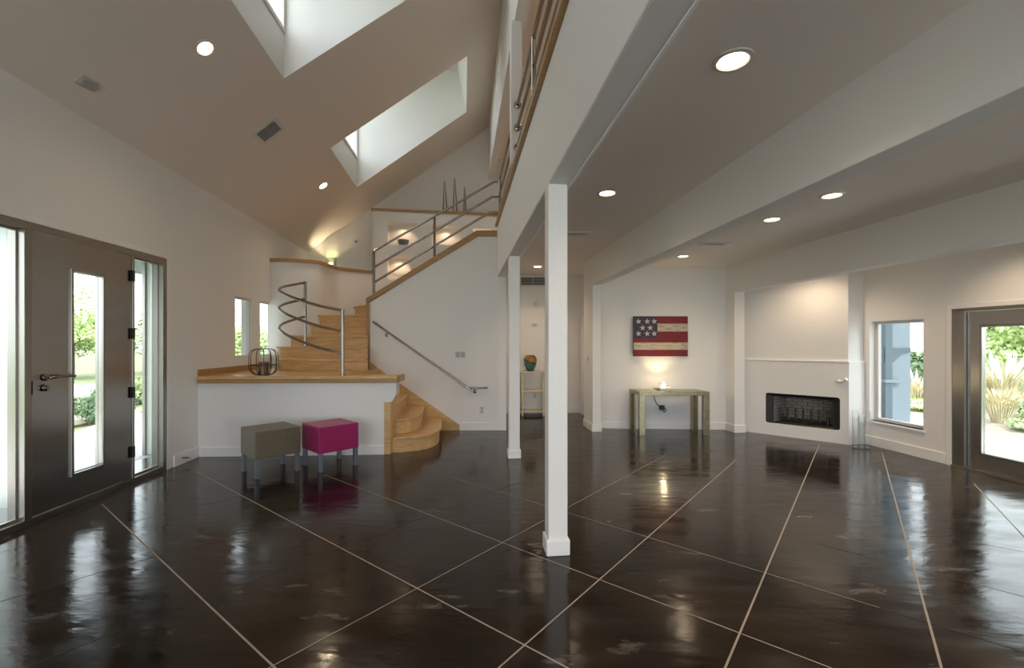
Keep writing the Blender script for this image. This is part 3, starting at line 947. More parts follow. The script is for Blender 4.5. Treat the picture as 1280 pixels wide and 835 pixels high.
mb = MB().prism([(LX(5.67) + 0.005, 5.625), (-1.475, 5.74), (-1.475, 5.98), (LX(5.67) + 0.005, 5.86)], 0.93, LAND - 0.04)
mb.prism([(-1.475, 5.725), (-1.44, 5.70), (-1.43, 5.72), (-1.44, 5.99), (-1.475, 5.99)], 0.945, LAND + 0.012)
obj('landing_edge', mb, M['maplecap'], st, bevel=0.006)
mb = MB(); strip_mb(lpt(5.64, 0.0), lpt(7.55, 0.0), LAND, LAND + 0.085, -0.018, -0.001, mb)
obj('landing_skirt', mb, M['maplecap'], st, bevel=0.003)
obj('riser', MB().prism([(-2.21, 6.0), (-2.19, WY), (-2.22, WY), (-2.24, 6.0)], 0.815, LAND - 0.04), M['maple'], st)
# middle flight: rounded left ends, right ends on the wall's corner
RISE = 0.182
mid = [(6.65, -3.66, -2.157, 0.42), (6.93, -3.70, -2.25, 0.10), (7.20, -3.62, -2.335, 0.06), (7.50, -3.42, -2.30, 0.04), (7.80, -3.40, -2.30, 0.03)]
for k, (yf, xl, xr, rad) in enumerate(mid):
    z1 = LAND + RISE * (k + 1); z0 = LAND + RISE * k
    arc = []
    for q in range(9):
        a = PI * 1.5 - (PI / 2) * q / 8
        arc.append((xl + rad + rad * math.cos(a), yf + rad * 0.9 + rad * 0.9 * math.sin(a)))
    yb = 7.58 if k < 2 else (7.68 if k == 2 else 8.45)
    tail = [(xl, yb)]
    if k < 3:
        tail += [(-2.42, yb), (-2.42, 7.37), (-2.385, 7.33)]
    else:
        tail = [(xl + 0.02, 7.86), (xl + 0.16, 8.45), (-2.30, yb)]
    pts = [(xr, yf)] + arc + tail
    ins = [(max(p[0], xl + 0.032) if p[0] < xl + rad else p[0], p[1] + (0.034 if p[1] < yf + rad else 0)) for p in pts]
    obj('riser', MB().prism(ins, z0, z1 - 0.033), M['maple'], st, smooth=True)
    obj('tread', MB().prism(pts, z1 - 0.033, z1), M['maple'], st, bevel=0.006)
# winder and upper flight behind the stair wall
ztop = LAND + RISE * 5
wz = ztop + RISE
obj('riser', MB().prism([(-2.93, 8.35), (-2.36, 7.60), (-2.28, 7.60), (-2.28, 8.5), (-2.9, 8.5)], ztop, wz - 0.033), M['maple'], st)
obj('tread', MB().prism([(-2.96, 8.33), (-2.37, 7.55), (-2.25, 7.55), (-2.25, 8.5), (-2.9, 8.5)], wz - 0.033, wz), M['maple'], st, bevel=0.006)
for k in range(5):
    z1 = wz + (k + 1) * (ZUP - wz) / 6; x0 = -2.26 + 0.30 * k
    obj('riser', MB().box(x0 + 0.022, x0 + 0.32, 7.505, 8.5, z1 - 0.19, z1 - 0.033), M['maple'], st)
    obj('tread', MB().box(x0, x0 + 0.34, 7.505, 8.5, z1 - 0.033, z1), M['maple'], st, bevel=0.006)
obj('upper_landing', MB().box(-0.76, -0.30, 7.505, 9.18, ZUP - 0.12, ZUP), M['maple'], st, bevel=0.006)
obj('upper_skirt', MB().extrude([(-2.79, 8.62, 1.9), (-2.25, 8.62, 2.25), (-0.72, 8.62, 3.2), (-0.72, 8.62, 3.05), (-2.25, 8.62, 1.9)], (0, 0.02, 0)), M['maplecap'], st)

# ------------------------------------------------------------------ railings
def tubes(t, name, path, r, **k):
    return obj(name, MB().tube(path, r, 12), M['rail'], t, smooth=True)
cr = thing('curved_railing', 'curved three-bar steel railing sweeping round the landing with the wire lantern beside it', 'railing', (-2.225, 5.86, LAND))
plan = [(-2.225, 5.86), (-2.60, 6.00), (-2.90, 6.12), (-3.17, 6.26), (-3.37, 6.46), (-3.46, 6.75), (-3.43, 7.02), (-3.345, 7.22)]
px = [387.5, 383.0, 377.5, 369.5, 361.5, 354.5, 351.0, 354.0]
zz = [1.87, 1.945, 2.03, 2.12, 2.21, 2.29, 2.36, 2.42]
for dz0, dz1 in ((0, 0), (0.275, 0.265), (0.565, 0.55)):
    pts = []
    for k, (p, z) in enumerate(zip(plan, zz)):
        d = dz0 + (dz1 - dz0) * k / 7
        pts.append((p[0], p[1], z - d))
    tubes(cr, 'rail', arc_pts(pts, 7), 0.019)
cpo = tubes(cr, 'post', [(-2.225, 5.86, LAND), (-2.225, 5.86, 1.885)], 0.024)
tubes(cr, 'post', [(-3.345, 7.22, LAND + 0.36), (-3.345, 7.22, 2.437)], 0.022)
obj('foot_plate', MB().lathe([(0, 0), (0.045, 0), (0.045, 0.008), (0.0, 0.008)], (-2.225, 5.86, LAND), 24), M['rail'], cpo, smooth=True)

RY = 7.43
sr = thing('stair_railing', 'straight sloping three-bar steel railing on top of the white stair wall', 'railing', (-2.30, RY, 2.2))
for a, b, c, d in ((2.97, 4.12, 4.12, -0.30), (2.70, 3.87, 3.87, -0.33), (2.445, 3.615, 3.615, -0.37)):
    tubes(sr, 'rail', [(-2.30, RY, a), (d, RY, b), (-0.20, RY, c)], 0.019)
tubes(sr, 'post', [(-2.30, RY, 2.235), (-2.30, RY, 2.985)], 0.023)
tubes(sr, 'post', [(-1.29, RY, 2.85), (-1.29, RY, 3.54)], 0.021)

def bx(y): return FX(y) + 0.03
for nm, lab, ya, yb, posts in (('balcony_railing', 'three-bar steel balcony railing running toward the viewer in front of the white pillar', BACK + 0.2, 4.95, (3.84, 1.9)),
                         ('balcony_railing', 'short three-bar steel balcony railing behind the white pillar at the stair head', 5.10, 7.25, (7.2,))):
    t = thing(nm, lab, 'railing', (bx(ya), ya, 3.44))
    for z in (4.08, 3.83, 3.61):
        rl = tubes(t, 'rail', [(bx(ya), ya, z), (bx(yb), yb, z)], 0.019)
        if posts[0] == 3.84:
            f3 = Vector((FX(0) - FX(1), -1, 0)).normalized().to_track_quat('Z', 'Y').to_matrix()
            obj('flange', MB().lathe([(0, -0.004), (0.042, -0.004), (0.042, 0.01), (0.026, 0.022), (0, 0.022)], (bx(4.945), 4.945, z), 24, mat3=f3), M['rail'], rl, smooth=True)
    for y in posts:
        tubes(t, 'post', [(bx(y), y, 3.44), (bx(y), y, 4.09)], 0.021)

hr = thing('handrail', 'slim steel wall handrail sloping down the white stair wall', 'handrail', (-1.5, SY, 1.2))
tubes(hr, 'rail', arc_pts([(-2.235, SY - 0.012, 1.765), (-2.222, SY - 0.065, 1.755), (-2.15, SY - 0.075, 1.705), (-0.76, SY - 0.075, 0.735), (-0.70, SY - 0.075, 0.708), (-0.43, SY - 0.075, 0.706), (-0.425, SY - 0.01, 0.706)], 4), 0.016)
for x, z in ((-2.06, 1.57), (-0.61, 0.64)):
    f3 = Matrix.Rotation(PI / 2, 3, 'X')
    mb = MB().lathe([(0, 0), (0.03, 0), (0.03, 0.01), (0.012, 0.018), (0, 0.018)], (x, SY, z), 20, mat3=f3)
    mb.tube([(x, SY - 0.005, z), (x, SY - 0.07, z + 0.01), (x, SY - 0.075, z + 0.065)], 0.007, 8)
    obj('bracket', mb, M['rail'], hr, smooth=True)

# ------------------------------------------------------------------ recessed lights
def downlight(p, nrm, label, group, r=0.075, watt=SPOT_W):
    nrm = Vector(nrm).normalized()
    m3 = nrm.to_track_quat('Z', 'Y').to_matrix()
    t = thing('recessed_light', label, 'ceiling light', p, 0, group)
    obj('trim_ring', MB().lathe([(r * 0.98, 0.0), (r * 1.28, 0.0), (r * 1.26, 0.006), (r, 0.010), (r * 0.93, 0.004)], p, 32, mat3=m3), M['lampring'], t, smooth=True)
    obj('lamp_lens', MB().lathe([(0.0, 0.003), (r * 0.94, 0.003), (r * 0.8, 0.006), (0.0, 0.009)], p, 32, mat3=m3), M['lamp'], t, smooth=True)
    if watt:
        li = bpy.data.lights.new('downlight', 'SPOT'); li.energy = watt; li.color = WARM
        li.spot_size = math.radians(135); li.spot_blend = 0.9; li.shadow_soft_size = 0.06
        lo = bpy.data.objects.new('downlight', li); COL.objects.link(lo)
        lo.location = Vector(p) + nrm * 0.03
        lo.rotation_euler = (Vector((0, 0, -1))).to_track_quat('-Z', 'Y').to_euler() if nrm.z < -0.95 else (nrm * 0.5 + Vector((0, 0, -0.7))).to_track_quat('-Z', 'Y').to_euler()
def ceil_at(u, v, z):
    y = (z - EYE) * FPX / (HOR - v); return Vector(((u - 640) * y / FPX, y, z))
DN = (0, 0, -1)
for u, v, lab in ((916, 75, 'big lit recessed ceiling light between balcony beam and first header, closest to viewer'),
                  (759, 241, 'lit recessed ceiling light to the side of the tall post top'),
                  (702, 302, 'recessed ceiling light hidden behind the tall middle post'),
                  (672, 333, 'small lit recessed ceiling light over the hall console with the vase')):
    downlight(ceil_at(u, v, ZC1), DN, lab, 'recessed lights in the flat ceilings')
for u, v, lab in ((1040, 244, 'lit recessed ceiling light in the bay between the two headers, nearest to the viewer'),
                  (965, 274, 'lit recessed ceiling light in the header bay, middle of its row of three'),
                  (854, 320, 'lit recessed ceiling light in front of the flag wall, beside the ceiling vent')):
    downlight(ceil_at(u, v, ZC2), DN, lab, 'recessed lights in the flat ceilings')
downlight(on_ceil(256, 60), CN, 'large lit recessed light in the sloped ceiling between detector and skylight', 'recessed lights in the sloped ceiling')
downlight(on_ceil(404, 232), CN, 'small lit recessed light in the sloped ceiling below the far skylight', 'recessed lights in the sloped ceiling')
# unseen bare spots added for brightness: behind the viewer, over the hearth, upstairs
def hidden_spot(p, w):
    li = bpy.data.lights.new('downlight', 'SPOT'); li.energy = w; li.color = WARM; li.spot_size = math.radians(135); li.spot_blend = 0.9; li.shadow_soft_size = 0.06
    lo = bpy.data.objects.new('downlight', li); COL.objects.link(lo); lo.location = p
for p in ((1.35, 0.2, 2.80), (1.5, -1.8, 2.80), (3.1, 1.2, 2.66), (3.3, -1.2, 2.66), (4.6, 4.4, 2.66), (4.75, 2.2, 2.66), (4.15, 6.2, 2.66)):
    hidden_spot(p, SPOT_W)
hidden_spot((1.2, 8.6, 5.45), 34); hidden_spot((0.9, 5.4, 5.45), 34); hidden_spot((1.2, 2.4, 5.45), 34)

# ------------------------------------------------------------------ vents, detectors, plates
def ceiling_vent(c, ax, ay, lx, ly, nrm, label, dark=M['black']):
    ax = Vector(ax).normalized(); ay = Vector(ay).normalized(); nrm = Vector(nrm).normalized(); c = Vector(c)
    t = thing('air_vent', label, 'vent', c)
    def slab(mb, x0, x1, y0, y1, h0, h1):
        q = [(x0, y0), (x1, y0), (x1, y1), (x0, y1)]
        mb.hexa([c + ax * a + ay * b + nrm * h0 for a, b in q], [c + ax * a + ay * b + nrm * h1 for a, b in q])
    hx, hy = lx / 2, ly / 2; f = 0.045
    mb = MB()
    slab(mb, -hx, hx, -hy, -hy + f, 0, 0.012); slab(mb, -hx, hx, hy - f, hy, 0, 0.012); slab(mb, -hx, -hx + f, -hy + f, hy - f, 0, 0.012); slab(mb, hx - f, hx, -hy + f, hy - f, 0, 0.012)
    obj('frame', mb, M['white'], t, bevel=0.002)
    mb = MB(); slab(mb, -hx + f, hx - f, -hy + f, hy - f, 0.001, 0.003); obj('opening', mb, dark, t)
    n = 7; mb = MB()
    for k in range(1, n):
        y = -hy + f + (ly - 2 * f) * k / n
        slab(mb, -hx + f, hx - f, y - 0.004, y + 0.004, 0.003, 0.010)
    slab(mb, -0.006, 0.006, -hy + f, hy - f, 0.003, 0.011)
    obj('louvre', mb, M['greyplastic'], t)
va = on_ceil(319.5, 161.7); vb = on_ceil(335, 149.7); vd = on_ceil(336.3, 177.2); vc = on_ceil(351.8, 165.3)
ceiling_vent((va + vb + vc + vd) / 4, vb - va, vd - va, 0.36, 0.30, CN, 'square louvred air vent in the sloped ceiling')
ceiling_vent(ceil_at(893, 304, ZC2), RGT.to_3d(), FWD.to_3d(), 0.34, 0.2, DN, 'louvred air vent in the flat ceiling before the flag wall')
ceiling_vent(ceil_at(720, 291.5, ZC1), RGT.to_3d(), FWD.to_3d(), 0.34, 0.2, DN, 'louvred air vent in the flat ceiling beside the tall post')
ceiling_vent((0.43, 9.13, 2.70), (1, 0.056, 0), (0, 0, 1), 0.58, 0.24, (0.05, -1, 0), 'wide return air grille high on the hall end wall')
sd = on_ceil(109, 103); xa = (on_ceil(119, 108) - sd).normalized(); ya = xa.cross(CN).normalized()
t = thing('smoke_detector', 'small oblong detector box on the sloped ceiling above the entry', 'detector', sd)
mb = MB(); q = [(-0.075, -0.045), (0.075, -0.045), (0.075, 0.045), (-0.075, 0.045)]
mb.hexa([sd + xa * a + ya * b for a, b in q], [sd + xa * a * 0.86 + ya * b * 0.8 + CN * 0.035 for a, b in q])
obj('housing', mb, M['greyplastic'], t, bevel=0.008)
mb = MB(); mb.hexa([sd + xa * a * 1.05 + ya * b * 1.08 for a, b in q], [sd + xa * a * 1.05 + ya * b * 1.08 + CN * 0.008 for a, b in q])
obj('mount_plate', mb, M['white'], t)

def plate(name, label, cat, x0, x1, z0, z1, y, parts, m=M['white']):
    t = thing(name, label, cat, ((x0 + x1) / 2, y, (z0 + z1) / 2))
    cp = obj('cover_plate', MB().box(x0, x1, y - 0.008, y, z0, z1), m, t, bevel=0.003)
    for (a, b, c, d, mm) in parts:
        w, h = x1 - x0, z1 - z0
        obj('insert', MB().box(x0 + w * a, x0 + w * b, y - 0.012, y - 0.007, z0 + h * c, z0 + h * d), mm, cp, bevel=0.001)
plate('intercom_panel', 'pale blank intercom panel on the stair wall above the handrail', 'panel', -0.94, -0.76, 1.19, 1.31, SY, [(0.08, 0.48, 0.15, 0.85, M['greyplastic']), (0.55, 0.92, 0.15, 0.85, M['greyplastic'])])
plate('power_outlet', 'white power outlet low on the stair wall', 'outlet', -0.535, -0.455, 0.275, 0.40, SY, [(0.28, 0.72, 0.56, 0.86, M['greyplastic']), (0.28, 0.72, 0.14, 0.44, M['greyplastic'])])
plate('power_outlet', 'white power outlet behind the console shelves in the hall', 'outlet', 0.43, 0.51, 0.31, 0.43, 9.135, [(0.28, 0.72, 0.56, 0.86, M['greyplastic']), (0.28, 0.72, 0.14, 0.44, M['greyplastic'])])
plate('thermostat', 'small pale thermostat plate on the hall wall above the vase', 'thermostat', 0.40, 0.52, 1.775, 1.845, 9.135, [(0.2, 0.8, 0.3, 0.8, M['greyplastic'])])
t = thing('motion_sensor', 'small white motion sensor high on the hall end wall', 'sensor', (0.485, 9.13, 2.26))
obj('housing', MB().box(0.44, 0.53, 9.07, 9.135, 2.19, 2.33), M['white'], t, bevel=0.012)
obj('lens', MB().box(0.455, 0.515, 9.062, 9.072, 2.21, 2.27), M['greyplastic'], t, bevel=0.004)
# switch on the pier's hall face
sp = P1 + FWD * 0.22; fz = 1.17
t = thing('light_switch', 'white light switch on the side of the wall pier left of the flag', 'switch', (sp.x, sp.y, fz))
obj('cover_plate', MB().obox(sp - RGT * 0.008, RGT, FWD, 0.008, 0.085, fz - 0.06, fz + 0.06), M['white'], t, bevel=0.002)
obj('rocker', MB().obox(sp - RGT * 0.014 + FWD * 0.028, RGT, FWD, 0.008, 0.03, fz - 0.03, fz + 0.03), M['greyplastic'], t, bevel=0.002)
# door stop on the entry wall baseboard
dsp = lpt(5.32, 0.018)
t = thing('door_stop', 'little dark spring door stop on the baseboard beside the entry door', 'door stop', (dsp.x, dsp.y, 0.075))
dn = Vector((ldir.y, -ldir.x, 0))
spr = []
for q in range(61):
    a = q / 60; b3 = dn.cross(Vector((0, 0, 1)))
    spr.append(Vector((dsp.x, dsp.y, 0.075)) + dn * (0.085 * a) + b3 * math.cos(a * 50) * 0.007 + Vector((0, 0, 1)) * math.sin(a * 50) * 0.007)
obj('spring', MB().tube(spr, 0.0025, 6), M['dark'], t, smooth=True)
obj('rubber_tip', MB().lathe([(0, 0), (0.011, 0), (0.011, 0.018), (0, 0.02)], Vector((dsp.x, dsp.y, 0.075)) + dn * 0.083, 12, mat3=r3), M['white'], t, smooth=True)

# ------------------------------------------------------------------ uplight on the back wall, round sensor
def on_back(u):
    k = (u - 640) / FPX; a, b = bp0, bp1; d = b - a
    s = (k * a.y - a.x) / (d.x - k * d.y); return a + d * s
ub = on_back(414.5)
t = thing('wall_sconce', 'lit frosted wall uplight glowing behind the curved half wall', 'wall light', (ub.x, ub.y, 2.9))
hs = []
for q in range(13):
    a = PI + PI * q / 12; hs.append((ub.x + 0.11 * math.cos(a), ub.y - 0.01 + 0.11 * math.sin(a)))
outer_ = hs; inner_ = [(ub.x + (x - ub.x) * 0.93, ub.y + (y - ub.y) * 0.93) for x, y in hs][::-1]
obj('glass_shade', MB().prism(outer_ + inner_, 3.02, 3.36), M['frost'], t, smooth=True)
obj('back_plate', MB().box(ub.x - 0.06, ub.x + 0.06, ub.y - 0.03, ub.y - 0.005, 2.9, 3.2), M['white'], t, bevel=0.004)
obj('lamp_bulb', MB().lathe([(0, 0), (0.03, 0.02), (0.035, 0.06), (0.0, 0.09)], (ub.x, ub.y - 0.06, 3.03), 16), M['bulb'], t, smooth=True)
for rot, w in (((PI, 0, 0), 8), ((PI - 0.15, 0, 0), 3)):
    li = bpy.data.lights.new('uplight', 'SPOT'); li.energy = w; li.color = (1, 0.80, 0.5); li.spot_size = 1.9; li.spot_blend = 0.5; li.shadow_soft_size = 0.02
    lo = bpy.data.objects.new('uplight', li); COL.objects.link(lo); lo.location = (ub.x, ub.y - 0.14, 3.10); lo.rotation_euler = rot
ob_ = on_back(445)
zq = EYE + (HOR - 302) * ob_.y / FPX
tag(obj('round_sensor', MB().lathe([(0, 0), (0.035, 0), (0.03, 0.02), (0, 0.024)], (ob_.x, ob_.y - 0.004, zq), 20, mat3=Matrix.Rotation(PI / 2, 3, 'X')), M['greyplastic'], smooth=True), 'small round grey sensor on the back wall above the half wall', 'sensor')

# ------------------------------------------------------------------ ottomans
def ottoman(front, ang, label, body):
    t = thing('ottoman', label, 'ottoman', (front[0], front[1], 0), ang, 'cube ottomans by the landing')
    a = Vector((math.cos(ang), math.sin(ang))); b = Vector((-math.sin(ang), math.cos(ang)))
    o = Vector(front); s = 0.47
    obj('seat', MB().obox(o, a, b, s, s, 0.205, 0.50), body, t, bevel=0.008)
    for i in (0, 1):
        for j in (0, 1):
            c = o + a * (0.006 + i * (s - 0.056)) + b * (0.006 + j * (s - 0.056))
            obj('leg', MB().obox(c, a, b, 0.044, 0.044, 0, 0.206), M['leg'], t, bevel=0.003)
    return t
ottoman((-2.708, 4.706), math.radians(47.5), 'taupe leather cube ottoman with grey metal legs', M['taupe'])
ottoman((-2.141, 4.951), math.radians(46.5), 'bright magenta leather cube ottoman with grey metal legs', M['magenta'])

# ------------------------------------------------------------------ lantern on the landing
lc = Vector((-3.31, 5.95, LAND))
t = thing('candle_lantern', 'round dark wire lantern holding a brown candle on the landing ledge', 'lantern', lc)
prof = [(0.085, 0.006), (0.13, 0.02), (0.165, 0.07), (0.172, 0.165), (0.168, 0.25), (0.145, 0.315), (0.085, 0.345)]
pf = arc_pts([(r, z, 0) for r, z in prof], 4)
for k in range(12):
    a = 2 * PI * k / 12
    obj('wire_rib', MB().tube([lc + Vector((p.x * math.cos(a), p.x * math.sin(a), p.y)) for p in pf], 0.0042, 8), M['wire'], t, smooth=True)
for r, z in ((0.085, 0.345), (0.085, 0.006), (0.171, 0.13)):
    obj('ring', MB().tube([lc + Vector((r * math.cos(2 * PI * k / 36), r * math.sin(2 * PI * k / 36), z)) for k in range(36)], 0.0045, 8, closed=True), M['wire'], t, smooth=True)
obj('base_plate', MB().lathe([(0, 0), (0.10, 0), (0.10, 0.012), (0, 0.012)], lc, 32), M['wire'], t, smooth=True)
obj('candle', MB().lathe([(0, 0.012), (0.062, 0.012), (0.062, 0.165), (0.055, 0.172), (0.0, 0.168)], lc, 32), M['candle'], t, smooth=True)
obj('glass_cylinder', MB().lathe([(0.078, 0.014), (0.078, 0.30), (0.075, 0.30), (0.075, 0.014)], lc, 32), M['acrylic'], t, smooth=True)

# ------------------------------------------------------------------ console table, lamp, cord, flag
TF0 = Vector((1.98, 6.93)); TF1 = Vector((3.07, 6.93)); TB0 = Vector((1.93, 7.36)); TB1 = Vector((3.02, 7.33))
t = thing('console_table', 'silver-gold leafed console table with four square legs under the flag', 'table', (2.5, 7.15, 0))
q = [TF0, TF1, TB1, TB0]
obj('tabletop', MB().hexa([(p.x, p.y, 0.622) for p in q], [(p.x, p.y, 0.685) for p in q]), M['goldleaf'], t, bevel=0.004)
for p, sx, sy in ((TF0, 1, 1), (TF1, -1, 1), (TB1, -1, -1), (TB0, 1, -1)):
    x0, x1 = sorted((p.x, p.x + sx * 0.09)); y0, y1 = sorted((p.y, p.y + sy * 0.09))
    obj('leg', MB().box(x0, x1, y0, y1, 0, 0.623), M['goldleaf'], t, bevel=0.004)
lz = 0.685
t = thing('accent_lamp', 'small lit glass accent lamp on a white base on the console table', 'lamp', (2.43, 7.12, lz))
obj('base', MB().box(2.34, 2.54, 7.05, 7.19, lz, lz + 0.045), M['white'], t, bevel=0.006)
obj('glass_plate', MB().box(2.35, 2.39, 7.08, 7.16, lz + 0.045, lz + 0.13), M['acrylic'], t, bevel=0.003)
obj('lamp_bulb', MB().lathe([(0, 0), (0.022, 0), (0.03, 0.035), (0.014, 0.075), (0, 0.082)], (2.42, 7.12, lz + 0.044), 20), M['bulb'], t, smooth=True)
li = bpy.data.lights.new('accent_light', 'SPOT'); li.energy = 7; li.color = (1, 0.76, 0.42); li.spot_size = 1.5; li.spot_blend = 0.7; li.shadow_soft_size = 0.03
lo = bpy.data.objects.new('accent_light', li); COL.objects.link(lo); lo.location = (2.42, 7.19, lz + 0.10); lo.rotation_euler = (PI - 0.35, 0, 0)
li = bpy.data.lights.new('accent_glow', 'POINT'); li.energy = 2.0; li.color = (1, 0.78, 0.45); li.shadow_soft_size = 0.04
lo = bpy.data.objects.new('accent_glow', li); COL.objects.link(lo); lo.location = (2.42, 7.12, lz + 0.17)
gd = (g1 - g0).normalized()
def gy(x): return g0.y + (x - g0.x) * gd.y / gd.x
t = thing('plug_adapter', 'black plug adapter and lamp cord hanging below the console table', 'cord', (2.46, gy(2.46), 0.36))
obj('plug', MB().box(2.455, 2.535, gy(2.5) - 0.07, gy(2.5) - 0.012, 0.33, 0.40), M['black'], t, bevel=0.012)
obj('cable', MB().tube(arc_pts([(2.36, 7.19, 0.688), (2.36, gy(2.4) - 0.05, 0.688), (2.365, gy(2.4) - 0.035, 0.60), (2.38, gy(2.4) - 0.035, 0.50), (2.42, gy(2.4) - 0.04, 0.42), (2.475, gy(2.4) - 0.045, 0.385)], 6), 0.006, 8), M['black'], t, smooth=True)
obj('cable_loop', MB().tube(arc_pts([(2.50, gy(2.5) - 0.05, 0.335), (2.53, gy(2.5) - 0.05, 0.29), (2.56, gy(2.5) - 0.04, 0.33), (2.53, gy(2.5) - 0.03, 0.37)], 6), 0.006, 8), M['black'], t, smooth=True)
plate('power_outlet', 'white power outlet on the flag wall behind the lamp plug', 'outlet', 2.46, 2.545, 0.29, 0.42, gy(2.5), [(0.28, 0.72, 0.56, 0.86, M['greyplastic']), (0.28, 0.72, 0.14, 0.44, M['greyplastic'])])

FX0, FX1, FZ0, FZ1 = 2.022, 2.922, 1.218, 1.885
fy = gy(2.5) - 0.05
t = thing('flag_picture', 'weathered red white and blue stars and stripes canvas hung over the console table', 'picture', (2.47, fy, FZ0))
cv = obj('canvas', MB().box(FX0, FX1, fy, fy + 0.045, FZ0, FZ1), M['flag_blue'], t, bevel=0.002)
H = FZ1 - FZ0; Wd = FX1 - FX0
for a, b, x, mm in ((0.0, 0.165, 0, 'flag_red'), (0.165, 0.345, 0, 'flag_white'), (0.345, 0.455, 0, 'flag_red'), (0.455, 0.62, 0.44, 'flag_red'), (0.62, 0.815, 0.44, 'flag_white'), (0.815, 1.0, 0.44, 'flag_red')):
    obj('stripe', MB().box(FX0 + Wd * x, FX1, fy - 0.002, fy + 0.001, FZ0 + H * a, FZ0 + H * b), M[mm], cv)
for cx, czz in ((0.09, 0.87), (0.25, 0.87), (0.38, 0.87), (0.165, 0.71), (0.305, 0.71), (0.09, 0.565), (0.25, 0.565), (0.38, 0.565)):
    pts = []
    for k in range(10):
        r = 0.052 if k % 2 == 0 else 0.021; a = PI / 2 + k * PI / 5 + 0.12
        pts.append((FX0 + Wd * cx + r * math.cos(a), fy - 0.002, FZ0 + H * czz + r * math.sin(a)))
    obj('star', MB().extrude(pts, (0, 0.0015, 0)), M['flag_star'], cv)

# ------------------------------------------------------------------ fireplace
FP = Vector((3.91, 7.16)); FQ = Vector((4.77, 6.32)); FS = Vector((RX(6.40) + 0.02, 6.40))
fd = (FQ - FP); FLN = fd.length; fd.normalize(); fn = Vector((-fd.y, fd.x))      # fn points back into the chimney
def fs(u):
    k = (u - 640) / FPX; return (k * FP.y - FP.x) / (fd.x - k * fd.y)
def fpt(s, d=0.0): return FP + fd * s + fn * d
t = thing('fireplace', 'white angled corner fireplace with a long low black firebox', 'fireplace', (4.4, 6.9, 0))
OA, OB, OZ0, OZ1 = fs(957), fs(1050), 0.187, 0.657
lo_, up_ = 0.0, 0.022
mb = MB()
pl = FP + fd * -0.02 + Vector((-0.24, 0.23)) 
a0 = FP; 
mb.prism([(fpt(0, 0.022).x, fpt(0, 0.022).y), (fpt(FLN - 0.01, 0.022).x, fpt(FLN - 0.01, 0.022).y), (FS.x - 0.02, FS.y + 0.02), (5.02, 7.6), (4.2, 8.0), (3.70, 7.40)], 1.18, ZC2)
obj('chimney_breast', mb, M['wall'], t, bevel=0.004)
# lower surround with a rounded opening
def rrect(s0, s1, z0, z1, r, n=6):
    out = []
    for cx, cy, a0 in ((s1 - r, z1 - r, 0), (s0 + r, z1 - r, PI / 2), (s0 + r, z0 + r, PI), (s1 - r, z0 + r, 1.5 * PI)):
        for q in range(n + 1):
            a = a0 + (PI / 2) * q / n
            out.append((cx + r * math.cos(a), cy + r * math.sin(a)))
    return out
bm = bmesh.new(); es = []
def P3(s, z, d=0.0):
    p = fpt(s, d); return (p.x, p.y, z)
rr = rrect(OA, OB, OZ0, OZ1, 0.035)
for loop in ([(0, 0), (FLN, 0), (FLN, 1.18), (0, 1.18)], rr):
    vs = [bm.verts.new(P3(s, z)) for s, z in loop]
    for k in range(len(vs)): es.append(bm.edges.new((vs[k], vs[(k + 1) % len(vs)])))
bmesh.ops.triangle_fill(bm, use_beauty=True, use_dissolve=False, edges=es)
bmesh.ops.remove_doubles(bm, verts=bm.verts, dist=1e-6)
mb = MB()
bm.verts.index_update()
base = [mb.vert(v.co) for v in bm.verts]
for f in bm.faces: mb.face([base[v.index] for v in f.verts])
bm.free()
k = len(rr)
for i in range(k):
    a, b = rr[i], rr[(i + 1) % k]
    mb.poly([P3(*a), P3(*b), P3(*b, 0.03), P3(*a, 0.03)])
L_ = FP + Vector((-0.26, 0.26))
for z0, z1 in ((0, 1.18),):
    mb.poly([(L_.x, L_.y, z0), (FP.x, FP.y, z0), (FP.x, FP.y, z1), (L_.x, L_.y, z1)])
    mb.poly([(FQ.x, FQ.y, z0), (FS.x, FS.y, z0), (FS.x, FS.y, z1), (FQ.x, FQ.y, z1)])
    mb.poly([(L_.x, L_.y, z1), (FP.x, FP.y, z1), (FQ.x, FQ.y, z1), (FS.x, FS.y, z1), (4.6, 7.6, z1)])
obj('surround', mb, M['wall'], t)
lg = MB().prism([(L_.x, L_.y - 0.012), (fpt(0.0, -0.010).x, fpt(0.0, -0.010).y), (fpt(FLN, -0.010).x, fpt(FLN, -0.010).y), (FS.x, FS.y - 0.010), (FS.x, FS.y + 0.03), (fpt(FLN, 0.03).x, fpt(FLN, 0.03).y), (fpt(0, 0.03).x, fpt(0, 0.03).y), (L_.x + 0.02, L_.y + 0.02)], 1.168, 1.182)
obj('ledge', lg, M['bead'], t)
ri = rrect(OA + 0.10, OB - 0.075, OZ0 + 0.02, OZ1 - 0.05, 0.012)
mb = MB()
for i in range(k):
    a, b = rr[i], rr[(i + 1) % k]; c, d = ri[i], ri[(i + 1) % k]
    mb.poly([P3(*a, 0.012), P3(*b, 0.012), P3(*d, 0.03), P3(*c, 0.03)])
    mb.poly([P3(*c, 0.03), P3(*d, 0.03), P3(*d, 0.06), P3(*c, 0.06)])
obj('black_frame', mb, M['black'], t)
fbm = MB(); s0, s1, z0, z1 = OA + 0.09, OB - 0.065, OZ0 + 0.01, OZ1 - 0.03
fbm.poly([P3(s0 + 0.10, z0, 0.42), P3(s1 - 0.10, z0, 0.42), P3(s1 - 0.10, z1, 0.42), P3(s0 + 0.10, z1, 0.42)])
fbm.poly([P3(s0, z0, 0.05), P3(s0 + 0.10, z0, 0.42), P3(s0 + 0.10, z1, 0.42), P3(s0, z1, 0.05)])
